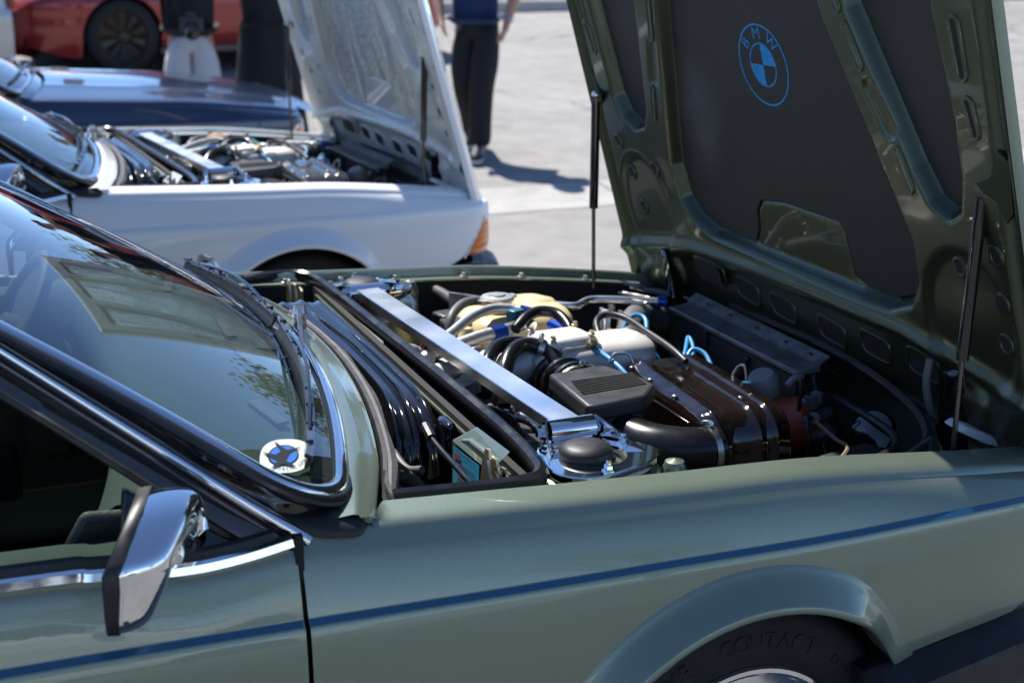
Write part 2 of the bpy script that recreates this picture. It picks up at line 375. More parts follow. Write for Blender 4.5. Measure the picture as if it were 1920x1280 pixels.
def ground_mat(name, base, dark, scale=1.0, crack=True):
    m = bpy.data.materials.new(name); m.use_nodes = True; nt = m.node_tree; b = nt.nodes['Principled BSDF']
    tc = nt.nodes.new('ShaderNodeTexCoord')
    def noise(sc, det, rough=0.6):
        n = nt.nodes.new('ShaderNodeTexNoise'); n.inputs['Scale'].default_value = sc; n.inputs['Detail'].default_value = det; n.inputs['Roughness'].default_value = rough
        nt.links.new(tc.outputs['Object'], n.inputs['Vector']); return n
    big = noise(0.35 * scale, 6); mid = noise(5 * scale, 5); fine = noise(160 * scale, 3, 0.8)
    def ramp(n, a, bb, lo, hi):
        r = nt.nodes.new('ShaderNodeMapRange'); r.inputs[1].default_value = a; r.inputs[2].default_value = bb; r.inputs[3].default_value = lo; r.inputs[4].default_value = hi
        nt.links.new(n.outputs[0], r.inputs[0]); return r
    f = None
    for r in (ramp(big, 0.3, 0.7, 0.78, 1.14), ramp(mid, 0.3, 0.7, 0.84, 1.12), ramp(fine, 0.3, 0.72, 0.62, 1.30)):
        if f is None: f = r.outputs[0]
        else:
            mu = nt.nodes.new('ShaderNodeMath'); mu.operation = 'MULTIPLY'; nt.links.new(f, mu.inputs[0]); nt.links.new(r.outputs[0], mu.inputs[1]); f = mu.outputs[0]
    if crack:
        ds = nt.nodes.new('ShaderNodeVectorMath'); ds.operation = 'ADD'
        d2 = nt.nodes.new('ShaderNodeVectorMath'); d2.operation = 'SCALE'; d2.inputs['Scale'].default_value = 0.9
        dn = noise(1.3, 4); nt.links.new(dn.outputs['Color'], d2.inputs[0]); nt.links.new(tc.outputs['Object'], ds.inputs[0]); nt.links.new(d2.outputs[0], ds.inputs[1])
        vo = nt.nodes.new('ShaderNodeTexVoronoi'); vo.feature = 'DISTANCE_TO_EDGE'; vo.inputs['Scale'].default_value = 0.45
        nt.links.new(ds.outputs[0], vo.inputs['Vector'])
        cr = ramp(vo, 0.0, 0.010, 0.42, 1.0)
        mu = nt.nodes.new('ShaderNodeMath'); mu.operation = 'MULTIPLY'; nt.links.new(f, mu.inputs[0]); nt.links.new(cr.outputs[0], mu.inputs[1]); f = mu.outputs[0]
        # dark oil spots
        st = noise(0.9, 3); sr = ramp(st, 0.64, 0.74, 1.0, 0.72)
        mu = nt.nodes.new('ShaderNodeMath'); mu.operation = 'MULTIPLY'; nt.links.new(f, mu.inputs[0]); nt.links.new(sr.outputs[0], mu.inputs[1]); f = mu.outputs[0]
    sc = nt.nodes.new('ShaderNodeVectorMath'); sc.operation = 'SCALE'; sc.inputs[0].default_value = base
    nt.links.new(f, sc.inputs['Scale']); nt.links.new(sc.outputs[0], b.inputs['Base Color'])
    b.inputs['Roughness'].default_value = 0.85
    bp = nt.nodes.new('ShaderNodeBump'); bp.inputs['Strength'].default_value = 0.5; bp.inputs['Distance'].default_value = 0.006
    nt.links.new(fine.outputs[0], bp.inputs['Height']); nt.links.new(bp.outputs[0], b.inputs['Normal'])
    return m
M['asphalt'] = ground_mat('pale_worn_asphalt', (0.300, 0.288, 0.272), 0.2)
M['concrete'] = ground_mat('pale_concrete', (0.43, 0.415, 0.39), 0.2, scale=0.7, crack=False)
M['mulch'] = pm('bark_mulch', (0.11, 0.062, 0.04), 0.9, var=(30, 0.5), bump=(40, 0.9, 0.03))
M['bark'] = pm('tree_bark', (0.10, 0.075, 0.055), 0.9, var=(12, 0.4), bump=(18, 0.8, 0.03))

ys = [-150, -60, -30, -10, 0, 5.2] + [5.2 + 0.95 * k / 8 for k in range(1, 9)] + [8, 10, 12, 15.1, 40, 160]
mb = MB(); mb.grid([[(x, y, gz(y)) for x in (-160, -40, -10, 0, 10, 40, 160)] for y in ys])
struct(mb.build('ground', M['asphalt'], angle=0))
M['bounce_dim'] = ground_mat('bounce_dim_grey', (0.16, 0.16, 0.16), 0.2)
struct(MB().grid([[(x, y, .004) for x in (-40, 40)] for y in (-6.2, -1.15)]).build('bounce_dimmer', M['bounce_dim'], angle=0))  # added dark sheet out of view, dims ground bounce on the coupe's side
# valley gutter: a strip of concrete slabs laid in the asphalt, parallel to the parked row
slab = struct(MB().grid([[(x, y, gz(y) + 0.004) for x in (-40, 40)] for y in [5.28 + 0.8 * k / 8 for k in range(9)]]).build('gutter_path', M['concrete'], angle=0))
for k in range(-3, 9):
    x = -0.1 + k * 1.52
    MB().grid([[(x - 0.006 + 0.03 * t, 5.28 + 0.8 * t, gz(5.28 + 0.8 * t) + 0.008) for t in [q / 8 for q in range(9)]],
               [(x + 0.006 + 0.03 * t, 5.28 + 0.8 * t, gz(5.28 + 0.8 * t) + 0.008) for t in [q / 8 for q in range(9)]]]).build('joint', M['rad_bar'], slab)
# far kerb with a planted strip
kz = gz(15.1)
mb = MB(); mb.sweep([(-60, 15.1, kz), (60, 15.1, kz)], [(-0.02, -0.05), (-0.02, 0.13), (0.0, 0.15), (-0.16 + 0.32, 0.15)][::-1] + [(-0.0, -0.05)], up=(0, 0, 1))
mb = MB(); mb.prism([(-60, 15.1, kz - 0.05), (-60, 15.12, kz + 0.13), (-60, 15.15, kz + 0.15), (-60, 15.28, kz + 0.15), (-60, 15.28, kz - 0.05)], (120, 0, 0))
struct(mb.build('kerb', M['concrete'], smooth=False))
mb = MB(); mb.grid([[(x, y, kz + 0.12 + (0.05 * math.sin(x * 1.7 + y) if y > 15.3 else 0)) for x in np.linspace(-60, 60, 80)] for y in (15.28, 15.8, 16.6, 17.8, 19, 21)])
o = struct(mb.build('terrain', M['mulch']))

# ------------------------------------------------------------------ trees (they show in the glass and paint)
def leaf_mat(name, a, b2):
    m = pm(name, a, 0.5); nt = m.node_tree; b = nt.nodes['Principled BSDF']
    g = nt.nodes.new('ShaderNodeObjectInfo'); ge = nt.nodes.new('ShaderNodeNewGeometry')
    cr = nt.nodes.new('ShaderNodeMix'); cr.data_type = 'RGBA'; cr.inputs[6].default_value = (*a, 1); cr.inputs[7].default_value = (*b2, 1)
    nt.links.new(ge.outputs['Random Per Island'], cr.inputs[0]); nt.links.new(cr.outputs[2], b.inputs['Base Color'])
    tl = nt.nodes.new('ShaderNodeBsdfTranslucent'); nt.links.new(cr.outputs[2], tl.inputs[0])
    ms = nt.nodes.new('ShaderNodeMixShader'); ms.inputs[0].default_value = 0.35
    out = nt.nodes['Material Output']; nt.links.new(b.outputs[0], ms.inputs[1]); nt.links.new(tl.outputs[0], ms.inputs[2]); nt.links.new(ms.outputs[0], out.inputs[0])
    return m
M['leaf'] = leaf_mat('leaf_green', (0.07, 0.11, 0.018), (0.22, 0.21, 0.030))
def tree(x, y, h, w, label, seed, leaves=2600):
    rnd = random.Random(seed); g0 = gz(y) + (0.1 if y > 15.3 else 0)
    t = thing('tree', label, 'tree', (x, y, g0), 0, 'trees around the car park')
    mb = MB(); mb.tube([(0, 0, -0.1), (0.1, 0.05, h * 0.25), (-0.1, 0.1, h * 0.5), (0.05, 0, h * 0.8)], [w * 0.055, w * 0.045, w * 0.03, 0.03], seg=9)
    tips = []
    for k in range(9):
        a = rnd.uniform(0, 6.28); z0 = h * rnd.uniform(0.28, 0.6); L = w * rnd.uniform(0.3, 0.5)
        e = V(math.cos(a) * L, math.sin(a) * L, z0 + h * rnd.uniform(0.1, 0.3)); tips.append(e)
        mb.tube([(0, 0, z0), e * 0.5 + V(0, 0, z0 * 0.5 + 0.1), e], [w * 0.022, w * 0.015, 0.02], seg=6)
    mb.build('trunk', M['bark'], t)
    cl = [(e, rnd.uniform(0.16, 0.26) * w) for e in tips] + [(V(rnd.uniform(-.3, .3) * w, rnd.uniform(-.3, .3) * w, h * rnd.uniform(0.5, 0.9)), rnd.uniform(0.14, 0.24) * w) for _ in range(14)]
    vs, fs = [], []
    for i in range(leaves):
        c, r = cl[rnd.randrange(len(cl))]
        d = V(rnd.gauss(0, 1), rnd.gauss(0, 1), rnd.gauss(0, 0.75)).normalized() * r * rnd.uniform(0.55, 1.05)
        p = c + d; n = V(rnd.gauss(0, 1), rnd.gauss(0, 1), rnd.gauss(0.6, 1)).normalized(); u = n.orthogonal().normalized(); s = rnd.uniform(0.10, 0.22)
        v = n.cross(u); b = len(vs); vs += [p - u * s, p - v * s * 0.5, p + u * s, p + v * s * 0.5]; fs.append((b, b + 1, b + 2, b + 3))
    mb = MB(); mb.v = [tuple(q) for q in vs]; mb.f = fs; mb.mi = [0] * len(fs)
    mb.build('crown', M['leaf'], t, smooth=False)
# ------------------------------------------------------------------ coupe body: one long sports coupe, nose towards +X, near side -Y
ZT = [(-3.75,.86),(-3.0,.915),(-2,.925),(-1.2,.915),(-.75,.899),(-.608,.889),(-.445,.879),(-.322,.871),(-.128,.860),(.122,.846),(.428,.811),(.588,.789),(.71,.762)]
WW = [(-3.75,.79),(-3.3,.835),(-2.6,.855),(-1.5,.862),(-.7,.860),(-.4,.857),(0,.852),(.2,.846),(.45,.836),(.55,.825),(.62,.810),(.67,.785),(.71,.74)]
ZP = [(-3.75,.76),(-2,.785),(-1.145,.776),(-.726,.768),(-.406,.759),(-.139,.753),(.154,.745),(.5,.742),(.8,.722)]
XC, ZC, AR = -0.03, 0.325, 0.337
XR = -2.65   # rear axle
def zt(x): return interp(ZT, x)
def ww(x): return interp(WW, x)
def zp(x): return interp(ZP, x)
def side_prof(x, z):
    p = zp(x)
    d = np.interp(-z, [-(p - .007), -(p - .05), -.62, -.5, -.40, -.30, -.20], [-.002, .002, .004, -.003, -.016, -.034, -.06])
    return float(d)
def flare(x, z, xc):
    r = math.hypot(x - xc, z - ZC) if z > ZC else abs(x - xc)
    k = 1 - (r - AR - 0.016) / 0.078
    return 0.040 * sstep(k) * (1.0 if z > ZC else max(0, 1 - (ZC - z) / .12))
def upper_rows(x):
    w, t, p = ww(x), zt(x), zp(x)
    q = sstep(-x, .598, .636) * .055
    rows = [(w - .147 + q, t - .030), (w - .147 + q, t - .024), (w - .121 + q, t - .021), (w - .118 + q, t - .004), (w - .113 + q, t), (w - .096 + q * .6, t - .0025), (w - .080 + q * .3, t - .0055), (w - .068, t - .0090), (w - .061, t - .0130), (w - .0565, t - .0180), (w - .054, t - .0235)]
    z0, z1 = t - .026, p + .0055
    for f in (.10, .25, .45, .65, .82, .93, .985, 1.0):
        rows.append((w - .053 + .039 * f ** .62, z0 + (z1 - z0) * f))
    rows += [(w - .0135, p + .0048), (w - .0046, p - .0044), (w - .0042, p - .0056), (w - .002, p - .0110)]
    return rows
def bumper_top(x): return float(np.interp(x, [.20, .39, .52, .60, .8], [.487, .516, .530, .525, .515]))
def fender_bottom(x):
    if abs(x - XC) < AR: return ZC + math.sqrt(max(0, AR**2 - (x - XC)**2))
    if x > XC + AR * .6:
        if x < .52: return bumper_top(x) + .004
        return float(np.interp(x, [.52, .575, .668, .71], [.535, .560, .690, .690]))
    return .20
def fender_grid(s, xs, bottom, xc):
    rows = []
    for x in xs:
        col = [(x, s * y, z) for (y, z) in upper_rows(x)]
        zl, zb = zp(x) - .0110, bottom(x)
        N = 22
        for k in range(1, N + 1):
            z = zl + (zb - zl) * (k / N)
            y = ww(x) + side_prof(x, z)
            col.append((x, s * y, z))
        yl = abs(col[-1][1])
        col += [(x, s * (yl - .004), zb - .004 if abs(x - xc) >= AR else zb - .003), (x, s * (yl - .05), zb)]
        rows.append(col)
    return rows
def arch_flare(s, xc, P, par, a_front, a0=R(-14)):
    rows = []; n = 72
    prof = [(.094, -.006), (.088, -.0012), (.080, .0008), (.072, .0032), (.064, .0072), (.056, .0122), (.047, .0195), (.036, .029), (.026, .0385), (.0205, .0430), (.0175, .0455), (.0150, .0468), (.0120, .0474), (.004, .0472), (.0, .0455), (-.002, .041), (-.003, .0)]
    for i in range(n + 1):
        a = a0 + (math.pi + R(14) - a0) * i / n      # front (low) over the top to the rear
        k = .10 + .90 * sstep(a, a_front, a_front + R(30)); k *= .35 + .65 * sstep(math.pi - a, R(-14), R(6))
        r_ = []
        for dr, o in prof:
            rr = AR + dr * .78 * (.55 + .45 * k if dr > 0 else 1); x = xc + rr * math.cos(a); z = ZC + rr * math.sin(a)
            r_.append(V(x, s * (ww(x) + side_prof(x, max(z, .2)) + o * k - (.0 if o > 0 else .004)), z))
        rows.append(r_)
    return MB().grid(rows).build('arch_flare', P, par, angle=60)
def fender(s, P, root, det=True):
    n = 61 if det else 31
    xs = list(np.linspace(-.742, -.655, 5)) + list(np.linspace(-.648, -.585, 18)) + list(np.linspace(-.57, XC - AR - .002, 9)) + [XC + AR * math.sin(R(-90 + 180 * k / (n - 1))) for k in range(n)]
    lim = .22
    xs = [x for x in xs if x < lim] + list(np.linspace(lim, .515, 10)) + list(np.linspace(.52, .71, 20))
    # close the arch towards the bumper: the lip ends where it meets the bumper top
    def bot(x):
        b = fender_bottom(x)
        if x >= .21 and x < .52: b = max(bumper_top(x) + .004, ZC + math.sqrt(max(0, AR**2 - (x - XC)**2)) if abs(x - XC) < AR else 0)
        return b
    o = MB().grid(fender_grid(s, xs, bot, XC)).build('fender', P, root, angle=28)
    arch_flare(s, XC, P, o, R(34), R(27))
    return o

# windscreen surface
def G(s, t):
    y0 = .82 * s; y1 = .600 * s
    a = V(-.560 - .200 * y0 * y0, y0, .938 - .045 * y0 * y0); b = V(-1.235 - .09 * y1 * y1, y1, 1.310 - .085 * y1 * y1)
    p = a.lerp(b, t); return p + V(.5, 0, .86) * (.013 * 4 * t * (1 - t))
def smax(t, tc=.19, k=.15):
    if t >= tc: return 1.0
    return 1 - k * (1 - math.sqrt(max(0, 1 - (1 - t / tc) ** 2)))
def glass_outline(n=40, top=True):
    ts = [1 - k / 22 for k in range(17)] + [.21] + [.19 * (1 - math.sin(R(90 * k / 12))) for k in range(1, 13)]
    L = [(-smax(t), t) for t in ts]; B = [(smax(0) * (-1 + 2 * k / n), 0) for k in range(1, n)]; Rr = [(smax(t), t) for t in reversed(ts)]
    return L + B + Rr
def offset_outline(d, lift=0.0):
    st = glass_outline(); pts = [G(*q) for q in st]; out = []
    for i, p in enumerate(pts):
        a = pts[max(0, i - 1)]; b = pts[min(len(pts) - 1, i + 1)]; T = (b - a).normalized()
        s, t = st[i]; e = 1e-3
        N = (G(s + e, t) - G(s - e, t)).cross(G(s, t + e) - G(s, t - e)).normalized()
        if N.z < 0: N = -N
        out.append((p + T.cross(N) * d + N * lift, N))
    return out
def sweep_outline(mb, d, prof, lift=0.0, skip=0):
    pn = offset_outline(d, lift); pn = pn[skip:len(pn) - skip] if skip else pn; vs = []; m = len(prof)
    for i, (p, N) in enumerate(pn):
        a = pn[max(0, i - 1)][0]; b = pn[min(len(pn) - 1, i + 1)][0]; T = (b - a).normalized(); O = T.cross(N)
        for (x, y) in prof: vs.append(p + O * x + N * y)
    fs = [(i * m + q, i * m + (q + 1) % m, (i + 1) * m + (q + 1) % m, (i + 1) * m + q) for i in range(len(pn) - 1) for q in range(m)]
    mb.add(vs, fs); return mb
def ell(a, b, n=10): return [(a * math.cos(2 * math.pi * k / n), b * math.sin(2 * math.pi * k / n)) for k in range(n)]

DRIP = [(-.728, .807, .870), (-.815, .782, .936), (-.912, .745, 1.010), (-1.100, .668, 1.151), (-1.235, .622, 1.255), (-1.45, .590, 1.325), (-1.9, .580, 1.335), (-2.35, .590, 1.270), (-2.75, .62, 1.12), (-3.05, .68, .965)]
BELT = [(-2.6, .818, .905), (-1.9, .824, .897), (-1.13, .831, .886), (-1.02, .832, .880), (-.907, .831, .868), (-.828, .829, .871), (-.755, .823, .880)]
def xc_front(y): return -.488 - .205 * y * y - .06 * max(0, abs(y) - .6)
def cowl_z(y): return .912 - .030 * (y / .8) ** 2

def wheel(root, s, x, style, y=.80):
    w = bpy.data.objects.new('wheel', None); COL.objects.link(w); w.parent = root; w.location = (x, s * (y - .10), .312); w.rotation_euler = (-R(90) * s, 0, 0)
    # local z points outward
    prof = [(.20, -.10), (.25, -.105), (.285, -.10), (.303, -.085), (.311, -.06), (.312, 0), (.311, .06), (.303, .085), (.288, .098), (.262, .104), (.235, .106), (.212, .103), (.202, .097), (.198, .085), (.198, -.09)]
    MB().lathe(prof, seg=64).build('tyre', M['tyre'], w)
    # tread blocks: grooves read at the shoulder
    mb = MB()
    for k in range(48):
        a = 2 * math.pi * k / 48
        for sg in (1,):
            m = Matrix.Rotation(a, 3, 'Z')
            mb.add([m @ V(*p) for p in [(.300, -.004, .090), (.3145, -.006, .064), (.3145, .014, .020), (.3145, .024, .020), (.3145, .004, .064), (.300, .006, .090)]], [(0, 1, 4, 5), (1, 2, 3, 4)])
    mb.build('tread_groove', M['black_matt'], w)
    if style == 'silver':
        MB().lathe([(.197, .085), (.206, .101), (.203, .107), (.196, .108), (.190, .104), (.176, .060), (.170, .02), (.17, -.08)], seg=64).build('rim', M['chrome_trim'], w)
        mb = MB()
        for k in range(20):
            m = Matrix.Rotation(2 * math.pi * k / 20, 3, 'Z')
            mb.add([m @ V(*p) for p in [(.05, -.008, .085), (.05, .008, .085), (.175, .006, .055), (.175, -.006, .055), (.05, -.008, .055), (.05, .008, .055), (.175, .006, .03), (.175, -.006, .03)]],
                   [(0, 1, 2, 3), (0, 3, 7, 4), (1, 5, 6, 2), (0, 4, 5, 1), (2, 6, 7, 3)])
        mb.lathe([(0, .092), (.05, .090), (.06, .08), (.06, .03)], seg=24)
        mb.build('spokes', M['silver'], w)
    else:
        r2 = .225
        MB().lathe([(.20, .085), (r2, .100), (.226, .106), (.218, .107), (.205, .09), (.195, .04), (.19, -.08)], seg=48).build('rim', M[style], w)
        mb = MB()
        for k in range(10):
            for dd in (-.09, .09):
                m = Matrix.Rotation(2 * math.pi * k / 10, 3, 'Z'); m2 = Matrix.Rotation(2 * math.pi * k / 10 + dd, 3, 'Z')
                a, b = m @ V(.05, 0, .085), m2 @ V(.21, 0, .085); mb.tube([a, b], .011, seg=6, smooth=False)
        mb.lathe([(0, .1), (.045, .098), (.06, .085), (.06, .03)], seg=20)
        mb.build('spokes', M[style], w)
    MB().lathe([(0, -.02), (.165, -.02), (.165, 0), (0, 0)], seg=32).build('brake_disc', M['steel'], w)
    return w

def coupe_shell(root, P, Pin, closed=False):
    # fenders, doors, quarters
    for s in (-1, 1):
        fender(s, P, root)
        xs = list(np.linspace(-2.02, -.749, 26))
        rows = []
        for x in xs:
            w, t, p = ww(x), zt(x), zp(x)
            top = interp([(b[0], b[2]) for b in BELT], x) - .006
            col = []
            z0, z1 = top, p + .0055
            col.append((x, s * (w - .064), z0 + .002))
            for f in (0, .10, .25, .45, .65, .82, .93, .985, 1.0): col.append((x, s * (w - .047 + .033 * f ** .62), z0 + (z1 - z0) * f))
            col += [(x, s * (w - .0135), p + .0048), (x, s * (w - .0046), p - .0044), (x, s * (w - .0042), p - .0056), (x, s * (w - .002), p - .0110)]
            for k in range(1, 15):
                z = p - .0110 + (.22 - p + .0110) * k / 14; col.append((x, s * (w + side_prof(x, z)), z))
            rows.append(col)
        d = MB().grid(rows).build('door', P, root, angle=28)
        # inner door skin folded behind the shut line
        mb = MB(); mb.box((-.746, s * .80, .56), (.012, .055, .66)); mb.build('shut_line', M['black_matt'], d)
        if s < 0 or closed:
            MB().box((-1.86, s * .862, .72), (.16, .022, .028)).build('handle', M['chrome_trim'], d, bevel=.008)
        # quarter panel with the rear arch
        xs = list(np.linspace(-3.75, XR - AR - .002, 14)) + [XR + AR * math.sin(R(-90 + 180 * k / 30)) for k in range(31)] + list(np.linspace(XR + AR + .002, -2.026, 8))
        def qb(x): return ZC + math.sqrt(max(0, AR**2 - (x - XR)**2)) if abs(x - XR) < AR else .24
        qp = MB().grid(fender_grid(s, xs, qb, XR)).build('quarter_panel', P, root, angle=28)
        arch_flare(s, XR, P, qp, R(-20))
        MB().box((-1.38, s * .80, .20), (1.6, .06, .10)).build('sill', P, root, bevel=.015)
    # cowl panel
    ys = list(np.linspace(-.802, .802, 61)); rows = []
    for y in ys:
        y0 = max(-.74, min(.74, y)); xb = -.548 - .200 * y * y; zb = .934 - .045 * y * y
        xf = xc_front(y); zf = cowl_z(y)
        ex = sstep(abs(y), .66, .80)
        rows.append([V(xb - .07 * ex, y, zb - .012 * ex), V(xb + .015, y, zb - .006 * ex), V((xb + xf) / 2, y, (zb + zf) / 2 + .004), V(xf - .012, y, zf + .002), V(xf - .003, y, zf - .001), V(xf, y, zf - .007), V(xf - .002, y, zf - .022), V(xf - .03, y, zf - .03)])
    MB().grid(rows).build('cowl_panel', P, root, angle=60)
    # windscreen
    rows = []
    for t in [0, .004, .012, .025, .045, .07, .10, .14, .17] + list(np.linspace(.23, 1, 12)):
        rows.append([G(smax(t) * q, t) for q in np.linspace(-1, 1, 33)])
    ws = MB().grid(rows).build('windscreen', M['glass'], root, angle=0)
    sweep_outline(MB(), .007, ell(.012, .0065), .005).build('bright_trim', M['chrome_trim'], ws)
    sweep_outline(MB(), .024, ell(.011, .008), .0).build('gasket', M['rubber_gloss'], ws)
    sweep_outline(MB(), -.012, [(-.022, -.004), (.02, -.004), (.02, -.007), (-.022, -.007)], .0).build('glass_edge_band', M['black_matt'], ws)
    # pillars: black finisher between gasket and drip rail, ending in a rubber tip on the fender
    for s in (-1, 1):
        drip = catmull([V(x, s * y, z) for x, y, z in DRIP], 8)
        MB().sweep([p + V(0, s * .004, .004) for p in drip], ell(.0105, .010, 10), up=(0, s * .5, .85)).build('drip_rail', M['chrome_trim'], root)
        pn = [q for q in offset_outline(.026)]
        half = pn[:30] if s < 0 else list(reversed(pn))[:30]
        gp = [q[0] for q in half]; gp.reverse()
        dp = catmull([V(x, s * y, z) for x, y, z in DRIP[:5]], 8); rows = []
        for i, g in enumerate(gp):
            k = i / (len(gp) - 1); q = dp[int(round(k * (len(dp) - 1)))]
            mid = (g + q) / 2 + V(0, s * .006, .006)
            rows.append([g + V(0, 0, -.004), g.lerp(q, .25) + V(0, s * .004, .005), mid, g.lerp(q, .8) + V(0, s * .003, .003), q + V(0, 0, -.006)])
        MB().grid(rows).build('pillar_finisher', M['black_gloss'], root, angle=60)
        pth = [V(-.775, s * .782, .918), V(-.745, s * .788, .902), V(-.715, s * .792, .892), V(-.685, s * .796, .887), V(-.658, s * .800, .882), V(-.642, s * .802, .879)]
        mb = MB(); P2 = catmull(pth, 5); rad = [float(np.interp(i / (len(P2) - 1), [0, .3, .55, .8, .93, 1], [.016, .023, .026, .021, .015, .004])) for i in range(len(P2))]
        rows = []
        for i, p in enumerate(P2):
            a = P2[max(0, i - 1)]; b = P2[min(len(P2) - 1, i + 1)]; T = (b - a).normalized(); up = V(.25, s * .55, .80).normalized(); B = T.cross(up).normalized(); N = B.cross(T)
            rows.append([p + B * rad[i] * math.cos(q) + N * rad[i] * .42 * math.sin(q) for q in [2 * math.pi * k / 14 for k in range(14)]])
        mb.grid(rows, closed=True); mb.build('rubber_tip', M['rubber'], root)
        # door window frame (front upright follows the pillar) and black sail
        fr = [V(-.800, s * .810, .876), V(-.830, s * .808, .894), V(-.922, s * .790, .970), V(-1.016, s * .760, 1.044), V(-1.107, s * .730, 1.114), V(-1.235, s * .685, 1.205), V(-1.45, s * .645, 1.275), V(-1.9, s * .632, 1.282), V(-2.30, s * .635, 1.225)]
        fp = catmull(fr, 6)
        up_ = [V(-.735, s * .806, .869), V(-.82, s * .783, .930), V(-.915, s * .750, 1.003), V(-1.01, s * .712, 1.074), V(-1.100, s * .673, 1.143), V(-1.235, s * .628, 1.245), V(-1.45, s * .596, 1.315), V(-1.9, s * .586, 1.325), V(-2.35, s * .596, 1.26)]
        uq = catmull(up_, 6)
        MB().grid([[a + V(0, -s * .004, .004), a.lerp(b, .10) + V(0, s * .006, 0), a.lerp(b, .45) + V(0, s * .012, .002), a.lerp(b, .85) + V(0, s * .009, 0), a.lerp(b, .97) + V(0, s * .003, 0), b + V(0, -s * .015, 0)] for a, b in zip(uq, fp)]).build('window_frame', M['dark_trim'], root, angle=50)
        MB().sweep([p + V(.004, -s * .010, -.006) for p in fp], ell(.010, .008, 8), up=(0, s * .3, .95)).build('window_seal', M['rubber'], root)
        b3 = [V(-.775, s * .806, .883), V(-.905, s * .812, .876), V(-.985, s * .806, .886), V(-.968, s * .780, .975), V(-.90, s * .782, .928)]
        MB().prism(b3, (0, -s * .018, 0)).build('sail_panel', M['black_gloss'], root, bevel=.004)
        bl = catmull([V(x, s * y, z) for x, y, z in BELT], 6)
        MB().sweep(bl, [(-.004, -.011), (.006, -.008), (.010, 0), (.006, .010), (-.004, .013)], up=(0, s * .15, 1)).build('belt_trim', M['chrome_trim'], root)
        MB().sweep([p + V(0, -s * .010, .016) for p in bl[:-2]], ell(.010, .010, 8), up=(0, 0, 1)).build('belt_seal', M['rubber'], root)
        MB().sweep([V(x, s * .768, z) for x, z in ((-2.2, .90), (-1.5, .892), (-1.13, .888), (-.98, .884), (-.9, .874))], [(-.05, -.06), (.045, -.02), (.045, .0), (.02, .008), (-.02, .004), (-.05, -.03)] if s > 0 else [(.05, -.06), (-.045, -.02), (-.045, .0), (-.02, .008), (.02, .004), (.05, -.03)], up=(0, 0, 1)).build('door_capping', M['dash'], root)
        # quarter glass band and rear pillar
        MB().grid([[drip_p + V(0, s * .004, -.01), V(drip_p.x - .02, s * (.82 if drip_p.x > -2.7 else .78), .905)] for drip_p in catmull([V(x, s * y, z) for x, y, z in DRIP[6:]], 6)][:14]).build('quarter_glass', M['glass_dark'], root)
    # roof, rear screen, boot
    rows = []
    for x, z, w in ((-1.235, 1.305, .60), (-1.32, 1.335, .598), (-1.5, 1.36, .586), (-1.8, 1.365, .578), (-2.1, 1.345, .58), (-2.3, 1.305, .585)):
        rows.append([V(x - (.09 * (w * q) ** 2 if x > -1.3 else 0), w * q, z - .075 * abs(q) ** 2.4) for q in np.linspace(-1, 1, 17)])
    MB().grid(rows).build('roof', P, root, angle=0)
    rows = []
    for x, z, w in ((-2.3, 1.30, .57), (-2.6, 1.16, .60), (-2.95, .985, .64)):
        rows.append([V(x, w * q, z - .05 * abs(q) ** 2.4) for q in np.linspace(-1, 1, 13)])
    MB().grid(rows).build('rear_window', M['glass_dark'], root)
    rows = []
    for x, z in ((-2.9, .955), (-3.2, .945), (-3.6, .92), (-3.75, .88), (-3.78, .80), (-3.76, .35)):
        rows.append([V(x, min(ww(max(x, -3.75)) - .11, .74) * q, z + .02 * (1 - q * q)) for q in np.linspace(-1, 1, 13)])
    MB().grid(rows).build('boot_lid', P, root, angle=40)
    for s in (-1, 1):
        MB().prism([(-3.03, s * .66, .93), (-2.28, s * .585, 1.29), (-2.55, s * .66, 1.15), (-3.1, s * .74, .90)], (0, -s * .02, .01)).build('rear_pillar', P, root)
    MB().box((-1.8, 0, .24), (3.7, 1.5, .06)).build('floor_pan', M['black_matt'], root)
    # nose: front panel, kidney grille, four lamps, corner markers, bumper
    mb = MB(); rows = []
    for q in np.linspace(-1, 1, 25):
        y = .70 * q; x = .69 + .09 * (1 - q * q)
        rows.append([V(x - .03, y, .752 + .02 * (1 - q * q)), V(x, y, .735), V(x + .012, y, .70), V(x - .02, y, .58), V(x - .06, y, .52)])
    mb.grid(rows).build('front_panel', M['black_matt'], root)
    for s in (-1, 1):
        mb = MB(); rows = []
        for x in np.linspace(.596, .708, 12):
            zb = .560; ztp = float(np.interp(x, [.585, .668, .71], [.562, .682, .682])); w = ww(x)
            rows.append([V(x, s * (w - .012), zb), V(x, s * (w + .002), zb + .3 * (ztp - zb)), V(x, s * (w + .002), zb + .7 * (ztp - zb)), V(x, s * (w - .006), ztp)])
        mk = mb.grid(rows).build('corner_marker', M['amber'], root)
        MB().tube([(.580, s * (ww(.58) - .002), .554), (.625, s * (ww(.625) - .001), .622), (.668, s * (ww(.668) - .001), .685), (.68, s * (ww(.68)), .686), (.71, s * ww(.71), .686)], .005, seg=8).build('surround', M['chrome_trim'], mk)
        for zz in (.585, .61, .635, .66):
            xa = float(np.interp(zz, [.562, .682], [.592, .672])); MB().tube([(x, s * (ww(x) + .0025), zz) for x in np.linspace(xa + .004, .705, 5)], .002, seg=5).build('lens_rib', M['amber'], mk)
        for yy in (.60, .42):
            l = MB().lathe([(0, .03), (.05, .022), (.07, .005), (.075, -.03), (.06, -.05)], c=(.70 + .09 * (1 - (yy / .70) ** 2), s * yy, .655), axis=(1, 0, 0), seg=24).build('headlamp', M['lens'], root)
        MB().prism([(.795, s * .02, .76), (.795, s * .09, .75), (.77, s * .085, .56), (.77, s * .025, .56)], (.012, 0, 0)).build('kidney_grille', M['chrome_trim'], root, bevel=.004)
    pth = [];
